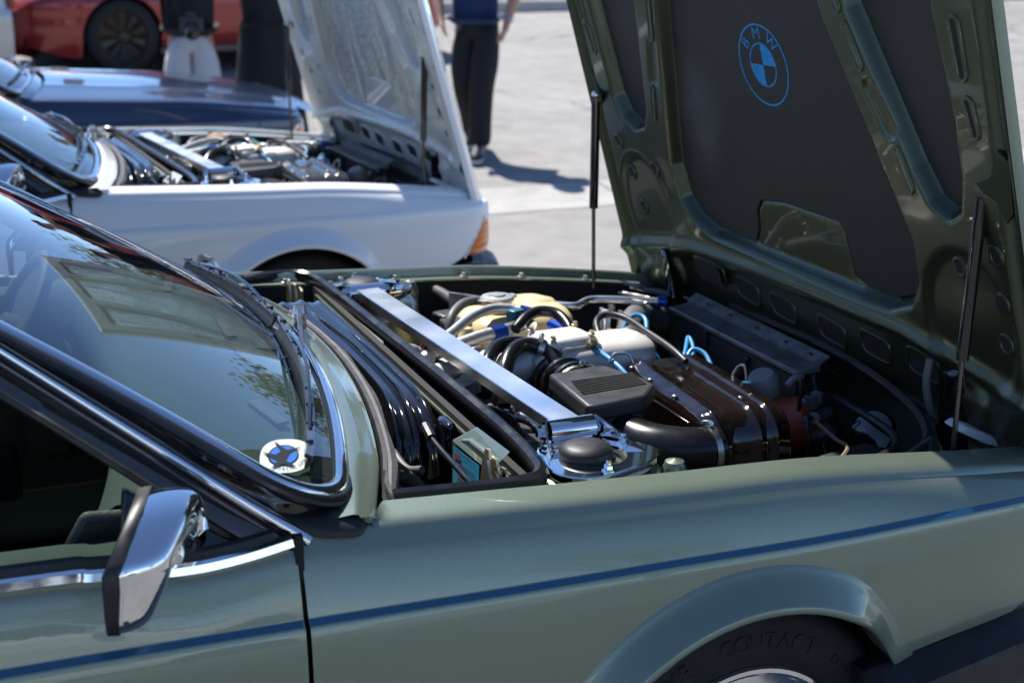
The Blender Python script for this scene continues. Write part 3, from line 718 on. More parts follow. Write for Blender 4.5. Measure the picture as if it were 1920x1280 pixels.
    for s in (-1, 1):
        L = [V(x, s * (ww(min(x, .8)) + .004), bumper_top(x)) for x in (.205, .30, .40, .52, .60, .66)] + [V(.715, s * .71, .515), V(.78, s * .52, .515)]
        pth = pth + (L if s < 0 else list(reversed(L)))
    pth = catmull(pth[:8], 4) + catmull(pth[8:], 4)
    vs = []
    mb = MB(); rows = []
    for i, p in enumerate(pth):
        a = pth[max(0, i - 1)]; b = pth[min(len(pth) - 1, i + 1)]; T = (b - a).normalized(); T.z = 0; T.normalize(); O = V(T.y, -T.x, 0)
        rows.append([p - O * .05 + V(0, 0, -.002), p - O * .012 + V(0, 0, -.001), p + O * .030 + V(0, 0, -.020), p + O * .045 + V(0, 0, -.026), p + O * .048 + V(0, 0, -.034), p + O * .048 + V(0, 0, -.115), p + O * .04 + V(0, 0, -.125), p - O * .05 + V(0, 0, -.128)])
    bp = mb.grid(rows); bp.add([r for r in rows[0]], [tuple(range(8))]); bp.add([r for r in rows[-1]], [tuple(range(8))])
    bp = bp.build('bumper', M['rubber'], root, angle=25)
    for s in (-1, 1):
        MB().box((.505, s * .876, .447), (.07, .012, .05)).build('side_marker', M['amber'], bp, bevel=.004)
    for s in (-1, 1):
        wheel(root, s, 0, 'silver', .80); wheel(root, s, XR, 'silver', .80)
        mb = MB()
        mb.grid([[V(xx + (AR + .015) * math.cos(a), s * yy, ZC + (AR + .012) * math.sin(a)) for a in [math.pi * k / 20 for k in range(21)]] for xx in (XC,) for yy in (.84, .52)])
        mb.build('wheel_arch_liner', M['black_matt'], root)
        MB().grid([[V(XR + (AR + .01) * math.cos(a), s * yy, ZC + (AR + .01) * math.sin(a)) for a in [math.pi * k / 20 for k in range(21)]] for yy in (.84, .52)]).build('wheel_arch_liner', M['black_matt'], root)
    # interior
    rows = []
    for y in np.linspace(-.72, .72, 25):
        bx = -.60 - .20 * y * y; hump = .055 * math.exp(-((y - .36) / .20) ** 2)
        rows.append([V(bx, y, .915), V(bx - .06, y, .925), V(bx - .18, y, .930 + hump * .5), V(bx - .27, y, .930 + hump), V(bx - .30, y, .915 + hump), V(bx - .315, y, .88 + hump), V(bx - .30, y, .78), V(bx - .22, y, .62), V(bx - .1, y, .45)])
    da = MB().grid(rows).build('dashboard', M['dash'], root, angle=50)
    for y in (-.42, -.1, .1, .5):
        MB().box((-.66 - .2 * y * y, y, .931), (.022, .13, .006), Matrix.Rotation(-.4 * y, 3, 'Z')).build('vent_slot', M['black_matt'], da, bevel=.002)
    for s in (-1, 1):
        MB().prism([(-.74, s * .735, .905), (-1.02, s * .735, .93), (-1.05, s * .735, .88), (-1.0, s * .735, .76), (-.9, s * .735, .62), (-.74, s * .735, .55)], (0, -s * .02, 0)).build('dash_end', M['dash_dark'], da, bevel=.01)
        MB().prism([(-.97, s * .70, .88), (-1.03, s * .70, .88), (-1.035, s * .70, .5), (-.93, s * .70, .5)], (0, -s * .03, 0)).build('kick_panel', M['leather'], root, bevel=.01)
    for s in (-1, 1):
        dc = MB().box((-1.42, s * .765, .62), (1.20, .03, .46)).build('door_card', M['leather'], root, bevel=.012)
        MB().box((-1.45, s * .735, .66), (.62, .05, .05)).build('armrest', M['dash_dark'], dc, bevel=.015)
        MB().box((-1.42, s * .745, .805), (1.15, .014, .02)).build('sunlit_sill_strip', M['chrome_trim'], dc, bevel=.004)  # chrome strip stands for the sunlit top of the door sill
        MB().box((-1.30, s * .742, .45), (.5, .03, .14)).build('door_pocket', M['dash_dark'], dc, bevel=.015)
    # steering wheel, seats
    sw = MB(); c = V(-1.06, .37, .88); ax = V(-.86, 0, .5)
    sw.lathe([(.185 + .014 * math.cos(a), .014 * math.sin(a)) for a in [2 * math.pi * k / 10 for k in range(11)]], c=c, axis=ax, seg=40)
    sw.tube([c + V(.0, -.18, 0), c + V(.03, 0, -.02), c + V(.0, .18, 0)], .016, seg=8); sw.lathe([(0, .03), (.05, .025), (.055, -.01), (.03, -.2)], c=c, axis=ax, seg=20)
    sw.build('steering_wheel', M['black_matt'], root)
    for s in (-1, 1):
        y = s * .37
        mb = MB(); rows = []
        for (x, z, w, th) in ((-1.30, .50, .24, .07), (-1.36, .42, .25, .08), (-1.75, .36, .26, .09), (-1.86, .40, .25, .09), (-1.93, .62, .25, .08), (-2.0, .86, .23, .07), (-2.03, .96, .16, .06), (-2.05, 1.08, .13, .05)):
            rows.append([V(x, y + w * math.cos(a), z + th * math.sin(a)) if z < .5 else V(x + th * math.sin(a), y + w * math.cos(a), z) for a in [2 * math.pi * k / 16 for k in range(16)]])
        mb.grid(rows, closed=True); mb.add(rows[-1], [tuple(range(16))]); mb.build('seat', M['leather'], root)
    MB().box((-1.4, 0, .42), (.9, .18, .16)).build('centre_console', M['dash_dark'], root, bevel=.02)

def mirror(root, s=-1):
    """chrome door mirror: black rim behind, chrome shell in front"""
    t = bpy.data.objects.new('door_mirror', None); COL.objects.link(t); t.parent = root
    def ring(q, sc):
        out = [(-.905, 1.008), (-.935, 1.004), (-.960, .988), (-.985, .965), (-.992, .950), (-.990, .93), (-.984, .89), (-.978, .868), (-.962, .860), (-.90, .862), (-.868, .868), (-.858, .885), (-.855, .95), (-.858, .995), (-.868, 1.010)]
        pts = []
        for (y, z) in out:
            xr = float(np.interp(z, [.86, .95, 1.035], [-1.000, -.996, -.957])); dp = float(np.interp(z, [.86, .93, 1.035], [.060, .088, .076]))
            cy, cz = -.905, .955
            pts.append(V(xr + dp * q + .28 * (y + .905), (cy + (y - cy) * sc) * -s, cz + (z - cz) * sc))
        return pts
    MB().grid([ring(-.02, .93), ring(-.01, .985), ring(.0, 1.0), ring(.20, 1.015), ring(.215, 1.0)], closed=True).build('rim', M['rubber'], t, angle=50)
    rows = [ring(.19, 1.0), ring(.24, 1.008), ring(.45, 1.0), ring(.68, .965), ring(.86, .90), ring(.96, .80), ring(1.0, .6), ring(1.02, .01)]
    sh = MB().grid(rows, closed=True).build('shell', M['chrome'], t, angle=0)
    sb = sh.modifiers.new('sub', 'SUBSURF'); sb.levels = 2; sb.render_levels = 2
    mb = MB(); mb.add(ring(.10, .90), [tuple(range(15))]); mb.build('mirror_glass', M['chrome'], t, smooth=False)
    MB().tube([(-.935, s * .875, .925), (-.915, s * .84, .915), (-.90, s * .805, .912)], [.030, .024, .034], seg=12).build('arm', M['chrome'], t)

def wipers(root):
    for (piv, tip, elbow) in (((-.600, .71), (-.568, .02), (-.612, .40)), ((-.515, .10), (-.690, -.72), (-.592, -.24))):
        w = bpy.data.objects.new('wiper', None); COL.objects.link(w); w.parent = root
        def zg(x, y, l=0):   # height of the glass/cowl under a point
            best = min((abs(G(sv / 20, tv / 60).x - x) + abs(G(sv / 20, tv / 60).y - y), G(sv / 20, tv / 60).z) for sv in range(-20, 21) for tv in range(0, 30))
            return best[1] + l
        p = V(piv[0], piv[1], .925 + .02 * (1 if abs(piv[1]) < .3 else -.4)); e = V(elbow[0], elbow[1], zg(*elbow) + .040)
        # pivot block, arm
        MB().lathe([(.014, -.05), (.014, .0), (.011, .012), (0, .014)], c=p, seg=12).build('pivot', M['steel'], w)
        d = (e - p).normalized(); sd = d.cross(V(0, 0, 1)).normalized()
        mb = MB(); L = (e - p).length
        rows = []
        for f, hw, hh, lift in ((-.03, .008, .004, .006), (.0, .015, .010, .010), (.12, .016, .011, .016), (.24, .010, .008, .020), (.28, .006, .004, .019), (.6, .005, .003, .016), (1.0, .004, .003, -.012)):
            c = p + d * L * f + V(0, 0, lift)
            rows.append([c + sd * hw + V(0, 0, -hh), c + sd * hw * .7 + V(0, 0, hh), c - sd * hw * .7 + V(0, 0, hh), c - sd * hw + V(0, 0, -hh)])
        mb.grid(rows, closed=True); mb.add(rows[-1], [(0, 1, 2, 3)]); mb.add(rows[0], [(0, 1, 2, 3)]); mb.build('arm', M['dark_trim'], w, angle=30)
        # blade lies on the glass from near the pivot to the tip
        a0 = V(-.645, .575, 0) if piv[1] > .5 else V(-.566, -.02, 0)
        t1 = V(tip[0], tip[1], 0); pts = []
        for k in range(15):
            q = a0.lerp(t1, k / 14); bow = math.sin(math.pi * k / 14)
            x = q.x + (.018 if piv[1] > .5 else .022) * bow - .012; y = q.y
            pts.append(V(x, y, zg(x, y) + .012))
        z = [q.z for q in pts]; z = [np.mean(z[max(0, i - 2):i + 3]) for i in range(len(z))]
        pts = [V(q.x, q.y, zz) for q, zz in zip(pts, z)]; sp = catmull(pts, 2)
        MB().sweep(sp, [(-.002, -.011), (.002, -.011), (.0045, .003), (-.0045, .003)], up=(.5, 0, .86)).build('blade', M['rubber'], w)
        MB().sweep([q + V(.0, 0, .008) for q in sp], [(-.006, -.003), (.006, -.003), (.006, .003), (-.006, .003)], up=(.5, 0, .86)).build('blade_holder', M['dark_trim'], w)
        n = len(sp)
        for f in (.06, .17, .28, .39, .61, .72, .83, .94):
            q = sp[int(f * (n - 1))]; MB().box(q + V(0, 0, .009), (.012, .005, .011), Matrix.Rotation(math.atan2(t1.y - a0.y, t1.x - a0.x) + math.pi / 2, 3, 'Z')).build('clip', M['black_gloss'], w)
        MB().tube([sp[int(.15 * n)] + V(0, 0, .012), sp[int(.33 * n)] + V(.002, 0, .020), sp[n // 2] + V(.003, 0, .024), sp[int(.67 * n)] + V(.002, 0, .020), sp[int(.85 * n)] + V(0, 0, .010)], .0038, seg=7).build('bridge', M['black_gloss'], w)

# ------------------------------------------------------------------ bonnet (hinged at the nose)
HO = V(.621, 0, .70); HEV = V(-.27, 0, .963).normalized(); HEU = V(-.034, 1, 0).normalized(); HN = HEU.cross(HEV)
def HP(u, v, off=0.0): return HO + HEU * u + HEV * v + HN * off
MAIN = [(.25, 1.28), (.305, .855), (.38, .56), (.405, .45), (.395, .37), (.355, .325), (.29, .302), (.139, .300), (.117, .335), (.108, .385), (.085, .41), (.0, .421), (-.20, .415), (-.222, .395), (-.232, .30), (-.27, .284), (-.36, .284), (-.425, .31), (-.455, .36), (-.455, .44), (-.42, .53), (-.29, .855), (-.19, 1.28)]
SIDEF = [(.650, 1.26), (.648, .84), (.632, .60), (.610, .555), (.565, .533), (.527, .545), (.500, .585), (.442, .849), (.36, 1.26)]
SIDEN = [(-.31, 1.26), (-.395, .883), (-.515, .60), (-.548, .54), (-.582, .521), (-.606, .535), (-.620, .60), (-.621, .708), (-.602, .892), (-.62, 1.26)]
def sdf(poly, p):
    P = np.asarray(poly, float); A = P; B = np.roll(P, -1, 0); e = B - A; w = p[:, None, :] - A[None]
    t = np.clip((w * e[None]).sum(2) / (e * e).sum(1)[None], 0, 1); d = w - e[None] * t[..., None]
    dist = np.sqrt((d * d).sum(2)).min(1)
    ins = np.zeros(len(p), bool)
    for i in range(len(P)):
        a, b = A[i], B[i]; c = (a[1] > p[:, 1]) != (b[1] > p[:, 1])
        xx = (b[0] - a[0]) * (p[:, 1] - a[1]) / (b[1] - a[1] + 1e-12) + a[0]; ins ^= c & (p[:, 0] < xx)
    return np.where(ins, -dist, dist)
HOLES = [(.672, .475), (.655, .390), (.632, .298), (.505, .425), (-.699, .462), (-.588, .413), (-.697, .371), (-.682, .283)]
SLOTS = [((-.672, .872), (-.676, .785), .011), ((-.680, .735), (-.688, .684), .010), ((.700, .775), (.690, .715), .011), ((.716, .87), (.708, .80), .011),
         ((-.375, .845), (-.399, .774), .008), ((-.470, .620), (-.493, .551), .008), ((.352, .86), (.372, .77), .008), ((.425, .64), (.445, .57), .008), ((-.345, .93), (-.360, .88), .008)]
FRONT = [(.335, .19, .062), (.20, .165, .05), (.055, .158, .05), (-.125, .150, .05), (-.275, .158, .05), (-.425, .160, .05)]
def bonnet(root, P, Pin, padm, logo):
    h = bpy.data.objects.new('bonnet', None); COL.objects.link(h); h.parent = root
    us = np.linspace(-.772, .772, 360); vs_ = np.linspace(.0, 1.345, 310)
    U, Vv = np.meshgrid(us, vs_); p = np.stack([U.ravel(), Vv.ravel()], 1)
    sm = lambda x: np.clip(x, 0, 1) ** 2 * (3 - 2 * np.clip(x, 0, 1))
    H = np.zeros(len(p))
    for poly in (MAIN, SIDEF, SIDEN):
        d = sdf(poly, p); H = np.maximum(H, .036 * sm((.020 - d) / .020)); H -= .004 * np.exp(-((d - .030) / .006) ** 2)
    full_main = MAIN[:7] + [(.0, .292)] + MAIN[15:]
    d = sdf(full_main, p); H = np.maximum(H, .030 * sm((.020 - d) / .020))
    au = np.abs(p[:, 0])
    # folded outer edge
    edge = .772 - au; H += .014 * sm(1 - np.abs(edge - .030) / .020); H -= .006 * sm(1 - edge / .008)
    # strut corner pressing, hinge pressings, cross rail
    for s in (-1, 1):
        d = np.hypot((p[:, 0] - s * .60), (p[:, 1] - .30) * .8); H += .010 * sm((.13 - d) / .03)
        d = np.hypot((p[:, 0] - s * .56), (p[:, 1] - .13)); H -= .012 * sm((.07 - d) / .02)
    rail = .225 + .02 * np.cos(p[:, 0] * 2.2) - .15 * np.clip(au - .40, 0, 1)
    H -= .014 * np.exp(-((p[:, 1] - rail) / .018) ** 2); H += .016 * sm((rail - .02 - p[:, 1]) / .02) * sm((.56 - au) / .05)
    for (x, y) in ():
        d = np.hypot(p[:, 0] - x, (p[:, 1] - y) * .85); m = sm((.0195 - d) / .006); H = H * (1 - m) + .026 * m - .003 * np.exp(-((d - .0255) / .005) ** 2)
    for (a, b, r) in ():
        a, b = np.array(a), np.array(b); t = np.clip(((p - a) @ (b - a)) / ((b - a) @ (b - a)), 0, 1); d = np.sqrt(((p - a - t[:, None] * (b - a)) ** 2).sum(1))
        m = sm((r + .003 - d) / .0055); H = H * (1 - m) + .026 * m - .003 * np.exp(-((d - r - .009) / .006) ** 2)
    for (x, y, hw) in ():
        d = np.maximum(np.abs(p[:, 0] - x) - hw, np.abs(p[:, 1] - y - (p[:, 0] - x) * .1) - .030); H += .045 * sm((.004 - d) / .010) - .005 * np.exp(-((d - .010) / .005) ** 2)
    # embossed lens panels between the rib slots
    for (a, b) in (((-.415, .735), (-.455, .655)), ((.385, .745), (.412, .665))):
        a, b = np.array(a), np.array(b); t = np.clip(((p - a) @ (b - a)) / ((b - a) @ (b - a)), 0, 1); d = np.sqrt(((p - a - t[:, None] * (b - a)) ** 2).sum(1)); H += .007 * sm((.020 - d) / .008)
    H += .05 * sm((.05 - p[:, 1]) / .05)
    crown = .030 * (1 - (p[:, 0] / .772) ** 2) + .018 * np.sin(np.pi * np.clip(p[:, 1] / 1.35, 0, 1)) - .018 * np.sin(np.pi * .55)
    nr, nc = U.shape
    pts = [HP(p[i, 0], p[i, 1], H[i]) for i in range(len(p))]
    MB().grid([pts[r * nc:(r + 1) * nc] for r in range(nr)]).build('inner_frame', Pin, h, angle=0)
    # plain upper part of the inner frame
    # outer skin with a turned edge
    rows = []
    for v in np.linspace(-.02, 1.36, 24):
        rows.append([HP(-.772, v, -.004), HP(-.776, v, .004)] + [HP(u, v, .052 + .022 * (1 - (u / .775) ** 2) - (.035 if abs(u) > .765 else 0)) for u in np.linspace(-.775, .775, 30)] + [HP(.776, v, .004), HP(.772, v, -.004)])
    MB().grid(rows).build('outer_skin', P, h, angle=50)
    MB().grid([[HP(u, v, o_) for u in np.linspace(-.775, .775, 20)] for v, o_ in ((1.345, 0.0), (1.362, .01), (1.36, .06))]).build('rear_edge', P, h)
    # pads
    for poly, nm in ((MAIN, 'insulation_pad'), (SIDEF, 'insulation_pad'), (SIDEN, 'insulation_pad')):
        mb = MB(); n = len(poly); cx = sum(q[0] for q in poly) / n
        mb.prism([HP(u, v, .034) for u, v in poly], HN * -.006); mb.build(nm, padm, h, smooth=False, bevel=.004)
    HH = H.reshape(U.shape)
    def hs(u, v):
        a = int(round((v - vs_[0]) / (vs_[1] - vs_[0]))); b = int(round((u - us[0]) / (us[1] - us[0])))
        return float(HH[min(max(a, 0), HH.shape[0] - 1), min(max(b, 0), HH.shape[1] - 1)])
    def opening(name, ol, m, rr=.0042):
        off = min(hs(u, v) for u, v in ol) - .0012
        pts = [HP(u, v, off) for u, v in ol]
        op = MB().add(pts, [tuple(range(len(pts)))]).build(name, m, h, smooth=False)  # flat dark fill paints the shade inside the opening
        MB().sweep([HP(u, v, (off + hs(u, v)) / 2) for u, v in ol], ell(rr, rr * .8, 8), up=HN, closed=True).build('rolled_edge', Pin, op)
    for (x, y) in HOLES: opening('hole', [(x + .0155 * math.cos(a), y + .0175 * math.sin(a)) for a in [2 * math.pi * k / 20 for k in range(20)]], M['black_matt'], .005)
    for (a, b, r) in SLOTS:
        A, B = Vector(a), Vector(b); d = (A - B).normalized(); w = Vector((-d.y, d.x)); ol = []
        for k in range(9): q = -math.pi / 2 + math.pi * k / 8; ol.append(A + (d * math.cos(q) + w * math.sin(q)) * r)
        for k in range(9): q = math.pi / 2 + math.pi * k / 8; ol.append(B + (d * math.cos(q) + w * math.sin(q)) * r)
        opening('slot', [tuple(q) for q in ol], M['black_matt'] if abs(a[0]) > .6 else M['rad_bar'])
    for (x, y, hw) in FRONT:
        ol = []
        for k in range(24):
            q = 2 * math.pi * k / 24; cx, sy = math.cos(q), math.sin(q); du = math.copysign(abs(cx) ** .45, cx) * hw * .92; dv = math.copysign(abs(sy) ** .45, sy) * .028
            ol.append((x + du, y + dv + du * .1))
        opening('slot', ol, M['black_matt'], .005)
    # gas struts and brackets, hinge arms
    for s, top, mid, low in ((-1, (.499, -.675, 1.262), (.490, -.672, .955), (.494, -.665, .775)), (1, (.412, .690, 1.275), (.408, .685, .985), (.407, .675, .775))):
        g = bpy.data.objects.new('gas_strut', None); COL.objects.link(g); g.parent = h
        T, Mi, Lo = V(*top), V(*mid), V(*low)
        MB().tube([T - (T - Mi) * .06, Mi], .0115, seg=14, smooth=False).build('cylinder', M['black_gloss'], g)
        MB().tube([Mi, Lo], .005, seg=10, smooth=False).build('rod', M['dark_trim'], g)
        MB().lathe([(0, .012), (.009, .009), (.012, 0), (.009, -.009), (0, -.012)], c=T, axis=(0, 1, 0), seg=12).build('ball_joint', M['steel'], g)
        MB().tube([T, T - (T - Mi) * .06], .007, seg=8, smooth=False).build('end_fitting', M['black_gloss'], g)
        br = [HP(s * .735, .66, .0), HP(s * .715, .61, -.004), HP(s * .690, .60, -.014), HP(s * .70, .585, -.012), HP(s * .725, .565, -.002), HP(s * .735, .53, .0), HP(s * .75, .55, .004), HP(s * .755, .64, .004)]
        MB().prism(br, HN * .006).build('bracket', Pin, h)
        if s < 0 and logo:
            vs2, fs2 = text_geo('FEQ', .021); vs3, fs3 = text_geo('ATTENTION HIGH PRESSURE', .010)
            ax = (Mi - T).normalized(); side = ax.cross(V(-.55, -.83, .1)).normalized(); outw = side.cross(ax)
            def place(vs, fs, f, up):
                mb = MB(); o_ = T + (Mi - T) * f
                out = []
                for q in vs:
                    ph = q.y / .0115; out.append(o_ + ax * q.x + (side * math.sin(ph) * -1 + outw * math.cos(ph)) * -.01185)
                mb.add(out, fs); return mb.build('lettering', M['white_print'], g, smooth=False)
            place(vs2, fs2, .20, 1); place(vs3, fs3, .52, 1)
        ha = MB(); ha.prism([HP(s * .545, .20, -.002), HP(s * .52, .19, -.014), HP(s * .49, .06, -.03), HP(s * .50, -.02, -.03), HP(s * .54, .0, -.02)], V(0, s * .03, 0)); ha.build('hinge_arm', M['black_gloss'], h, bevel=.004)
    if logo:
        c0, r0 = (-.032, .732), .088
        def LP(x, y): return HP(c0[0] - x, c0[1] + y, .0274)
        def ringf(r1, r2, a0=0, a1=360, n=64):
            mb = MB(); mb.grid([[LP(r * math.cos(R(a0 + (a1 - a0) * k / n)), r * math.sin(R(a0 + (a1 - a0) * k / n))) for k in range(n + 1)] for r in (r1, r2)]); return mb
        em = bpy.data.objects.new('roundel', None); COL.objects.link(em); em.parent = h
        ringf(r0 * .955, r0).build('outer_ring', M['logo'], em, smooth=False)
        ringf(r0 * .50, r0 * .54).build('inner_ring', M['logo'], em, smooth=False)
        ringf(.0001, r0 * .50, 0, 90, 20).build('blue_quarter', M['logo'], em, smooth=False)
        ringf(.0001, r0 * .50, 180, 270, 20).build('blue_quarter', M['logo'], em, smooth=False)
        for ch, a in (('B', 140), ('M', 95), ('W', 49)):
            vs2, fs2 = text_geo(ch, .036, 0.0006, 1.0, .0); rr = r0 * .755; th = R(a - 90); mb = MB()
            mb.add([LP(rr * math.cos(R(a)) + q.x * 1.08 * math.cos(th) - q.y * math.sin(th), rr * math.sin(R(a)) + q.x * 1.08 * math.sin(th) + q.y * math.cos(th)) for q in vs2], fs2)
            mb.build('letter', M['logo'], em, smooth=False)
    return h
def closed_bonnet(root, P):
    rows = []
    for k, x in enumerate(np.linspace(-.70, .82, 30)):
        r = []
        for q in np.linspace(-1, 1, 31):
            yw = ww(x) - .121; y = yw * q; xx = max(x, xc_front(y) + .006) if k == 0 else x
            if k == 0: xx = xc_front(y) + .006
            else:
                f = k / 29; xx = (xc_front(y) + .006) * (1 - f) + (.82 + .05 * (1 - q * q)) * f
            yw = ww(min(xx, .8)) - .121; y = yw * q
            z = zt(min(xx, .8)) - .001 + .045 * (1 - q ** 2) * (1 - .4 * k / 29) + .008 * math.exp(-((abs(q) - .62) / .05) ** 2)
            if k > 27: z -= .02 * (k - 27)
            r.append(V(xx, y, z))
        rows.append(r)
    h = MB().grid(rows).build('bonnet', P, root, angle=0)
    for s in (-1, 1):
        mb = MB()
        for i in range(6):
            x = -.40 + i * .016; y = s * .33; mb.box((x, y, zt(x) + .042), (.007, .15, .006))
        mb.build('air_vent', M['black_matt'], h)
# ------------------------------------------------------------------ engine bay (local car coordinates)
def engine_bay(root, Pin, o, det=True):
    def E(name, par=None):
        e = bpy.data.objects.new(name, None); COL.objects.link(e); e.parent = par or root; return e
    def hose(name, pts, r, m, par=None, seg=10, n=6): return MB().tube(pts, r, seg=seg, n=n).build(name, m, par or root)
    def clamp(c, axis, r, par, screw=(0, 0, 1)):
        MB().lathe([(r + .001, -.006), (r + .003, -.006), (r + .003, .006), (r + .001, .006)], c=c, axis=axis, seg=28).build('hose_clamp', M['steel'], par)
        sc = Vector(screw).normalized(); ax = Vector(axis).normalized(); tn = ax.cross(sc).normalized()
        p = Vector(c) + sc * (r + .006)
        MB().tube([p - tn * .016, p + tn * .014], .0065, seg=8, smooth=False).tube([p + tn * .014, p + tn * .022], .0045, seg=6, smooth=False).build('clamp_screw', M['steel'], par)
    # tub: apron walls, floor, bulkhead, plenum
    for s in (-1, 1):
        rows = []
        for x in np.linspace(-.50, .62, 24):
            w, t = ww(x), zt(x)
            rows.append([V(x, s * (w - .146), t - .026), V(x, s * (w - .150), t - .036), V(x, s * (w - .17), t - .10), V(x, s * (w - .20), .62), V(x, s * .55, .40)])
        MB().grid(rows).build('inner_wing', M['black_matt'], root)
        for x in (-.40, -.262, -.122, .06, .217, .396):
            if s > 0:
                MB().lathe([(.011, 0), (.011, .003), (.007, .004), (.007, .010), (0, .011)], c=(x, s * (ww(x) - .134), zt(x) - .0225), seg=6).build('bolt', M['steel'], root, angle=20)
    mb = MB(); mb.box((-.03 + .55, .60, .60), (.0001, .0001, .0001))
    MB().box((.05, 0, .40), (1.35, 1.2, .02)).build('bay_floor', M['black_matt'], root)
    bk = MB().box((-.335, -.03, .70), (.014, 1.42, .30)).build('bulkhead', M['black_matt'], root)
    MB().box((-.3445, .02, .835), (.006, 1.25, .006)).build('flange', Pin, bk)
    seal = catmull([V(-.50, .735, .868), V(-.44, .745, .870), V(-.385, .752, .868), V(-.350, .735, .866), V(-.330, .68, .864), V(-.318, .50, .862), V(-.308, .20, .860), V(-.300, -.10, .860), V(-.296, -.45, .860), V(-.308, -.62, .862), V(-.322, -.675, .863), V(-.350, -.695, .864), V(-.42, -.700, .866), V(-.52, -.702, .872), V(-.575, -.705, .876)], 5)
    MB().sweep(seal, [(-.012, -.016), (.010, -.016), (.012, -.004), (.009, .007), (.0, .011), (-.009, .007), (-.012, -.004)], up=(0, 0, 1)).build('bulkhead_seal', M['rubber_gloss'], root)
    MB().sweep([p + V(0, 0, -.03) for p in seal[30:]], [(-.004, -.10), (.004, -.10), (.004, .02), (-.004, .02)], up=(0, 0, 1)).build('bulkhead_upstand', M['rubber_gloss'], root)
    MB().box((-.44, .0, .66), (.26, 1.5, .012)).build('plenum_floor', M['black_matt'], root)
    MB().box((-.545, .0, .76), (.012, 1.4, .20)).build('plenum_wall', M['black_matt'], root)
    # cowl rubber along the bonnet opening, dusty flap at the near end
    cs = catmull([V(xc_front(y) + .010, y, cowl_z(y) - .012) for y in np.linspace(.70, -.66, 16)] + [V(-.575, -.70, .878), V(-.577, -.715, .868)], 3)
    MB().sweep(cs, [(-.006, -.014), (.006, -.014), (.007, .0), (.003, .006), (-.004, .006), (-.007, .0)], up=(0, 0, 1)).build('cowl_seal', M['rubber'], root)
    rows = []
    for k in range(22):
        y = .30 - 1.0 * k / 21; b = V(xc_front(y) + .022, y, cowl_z(y) - .010); wv = .002 * math.sin(k * 1.1)
        rows.append([b + V(-.008, 0, .002), b + V(-.002, 0, .004), b + V(.006 + wv, 0, -.002), b + V(.008 + wv, 0, -.020)])
    MB().grid(rows).build('seal_flap', M['rubber_dusty'], root)
    MB().grid([[V(-.568, -.635, .893), V(-.552, -.630, .878)], [V(-.580, -.675, .888), V(-.560, -.668, .866)], [V(-.590, -.705, .878), V(-.564, -.695, .862)], [V(-.592, -.722, .868), V(-.570, -.715, .862)]]).build('seal_flap', M['rubber_dusty'], root)
    # ribbed heater cover
    rows = []
    ny, nx = 44, 46
    for i in range(ny + 1):
        f = i / ny; y = .52 - .89 * f
        e = max(0, (f - .78) / .22); drop = .085 * (1 - math.sqrt(max(0, 1 - min(1, e) ** 2)))
        yy = y + .03 * e * e
        x0 = xc_front(y) + .030; x1 = -.352
        r = []
        for j in range(nx + 1):
            g = j / nx; x = x0 + (x1 - x0) * g
            rib = .017 * (0.5 + 0.5 * math.cos(2 * math.pi * g * 3.6)) ** 1.3 * sstep(f, 0.0, .05) * (1 - .4 * e)
            cr = .026 * (1 - (2 * g - 1) ** 2) ** .5 - .004 * g
            r.append(V(x, yy, .838 + rib + cr * .8 - drop))
        rows.append(r)
    rows.append([p + V(0, -.006, -.03) for p in rows[-1]])
    hc = MB().grid(rows).build('heater_cover', M['black_gloss'], root, angle=0)
    MB().box((-.358, -.335, .81), (.022, .06, .07)).build('cover_end', M['black_gloss'], hc, bevel=.008)
    hose('bonnet_cable', [(-.418, -.395, .862), (-.420, -.44, .852), (-.42, -.53, .846), (-.42, -.63, .842)], .005, M['rubber_gloss'])
    MB().tube([(-.418, -.395, .862), (-.42, -.435, .853)], .0085, seg=8, smooth=False).build('cable_end', M['rubber'], root)
    MB().tube([(-.46, -.34, .80), (-.455, -.40, .790), (-.44, -.44, .80)], .007).build('drain_hose', M['grey_boot'], root)
    MB().tube([(-.53, -.50, .83), (-.50, -.46, .80), (-.44, -.44, .74)], .03, seg=12).build('air_duct', M['rubber_gloss'], root)
    # chassis plate with the model label and stamped number, bonnet latch
    pl = MB().prism([(-.374, -.40, .72), (-.374, -.405, .835), (-.372, -.485, .862), (-.372, -.60, .868), (-.374, -.63, .85), (-.374, -.63, .72)], (.012, 0, 0)).build('chassis_plate', Pin, root, bevel=.004)
    MB().prism([(-.378, -.425, .838), (-.355, -.470, .872), (-.355, -.62, .880), (-.378, -.60, .846)], (.004, 0, .004)).build('flange', Pin, pl)
    if det:
        lc = [V(-.3795, -.432, .833), V(-.3795, -.556, .841), V(-.3795, -.55, .775), V(-.3795, -.424, .758)]
        lb = MB().add(lc, [(0, 1, 2, 3)]).build('model_label', M['label_blue'], pl, smooth=False)
        def LQ(u, v, d=.0008): return (lc[0].lerp(lc[1], u)).lerp(lc[3].lerp(lc[2], u), v) + V(-d, 0, 0)
        def quad(nm, u0, v0, u1, v1, m, d=.0006): MB().add([LQ(u0, v0, d), LQ(u1, v0, d), LQ(u1, v1, d), LQ(u0, v1, d)], [(0, 1, 2, 3)]).build(nm, m, lb, smooth=False)
        quad('red_box', .05, .15, .30, .27, M['label_red'])
        quad('grey_box', .25, .36, .48, .60, M['label_grey']); quad('grey_box', .18, .62, .55, .98, M['label_grey']); quad('grey_box', .64, .55, .96, .80, M['label_grey'])
        for v0 in (.33, .39, .66, .74, .82, .90): quad('text_line', .06 if v0 < .5 else .20, v0, .90 if v0 < .5 else .55, v0 + .022, M['ink'], .0010)
        tv, tf = text_geo('VEHICLE INFORMATION', .010)
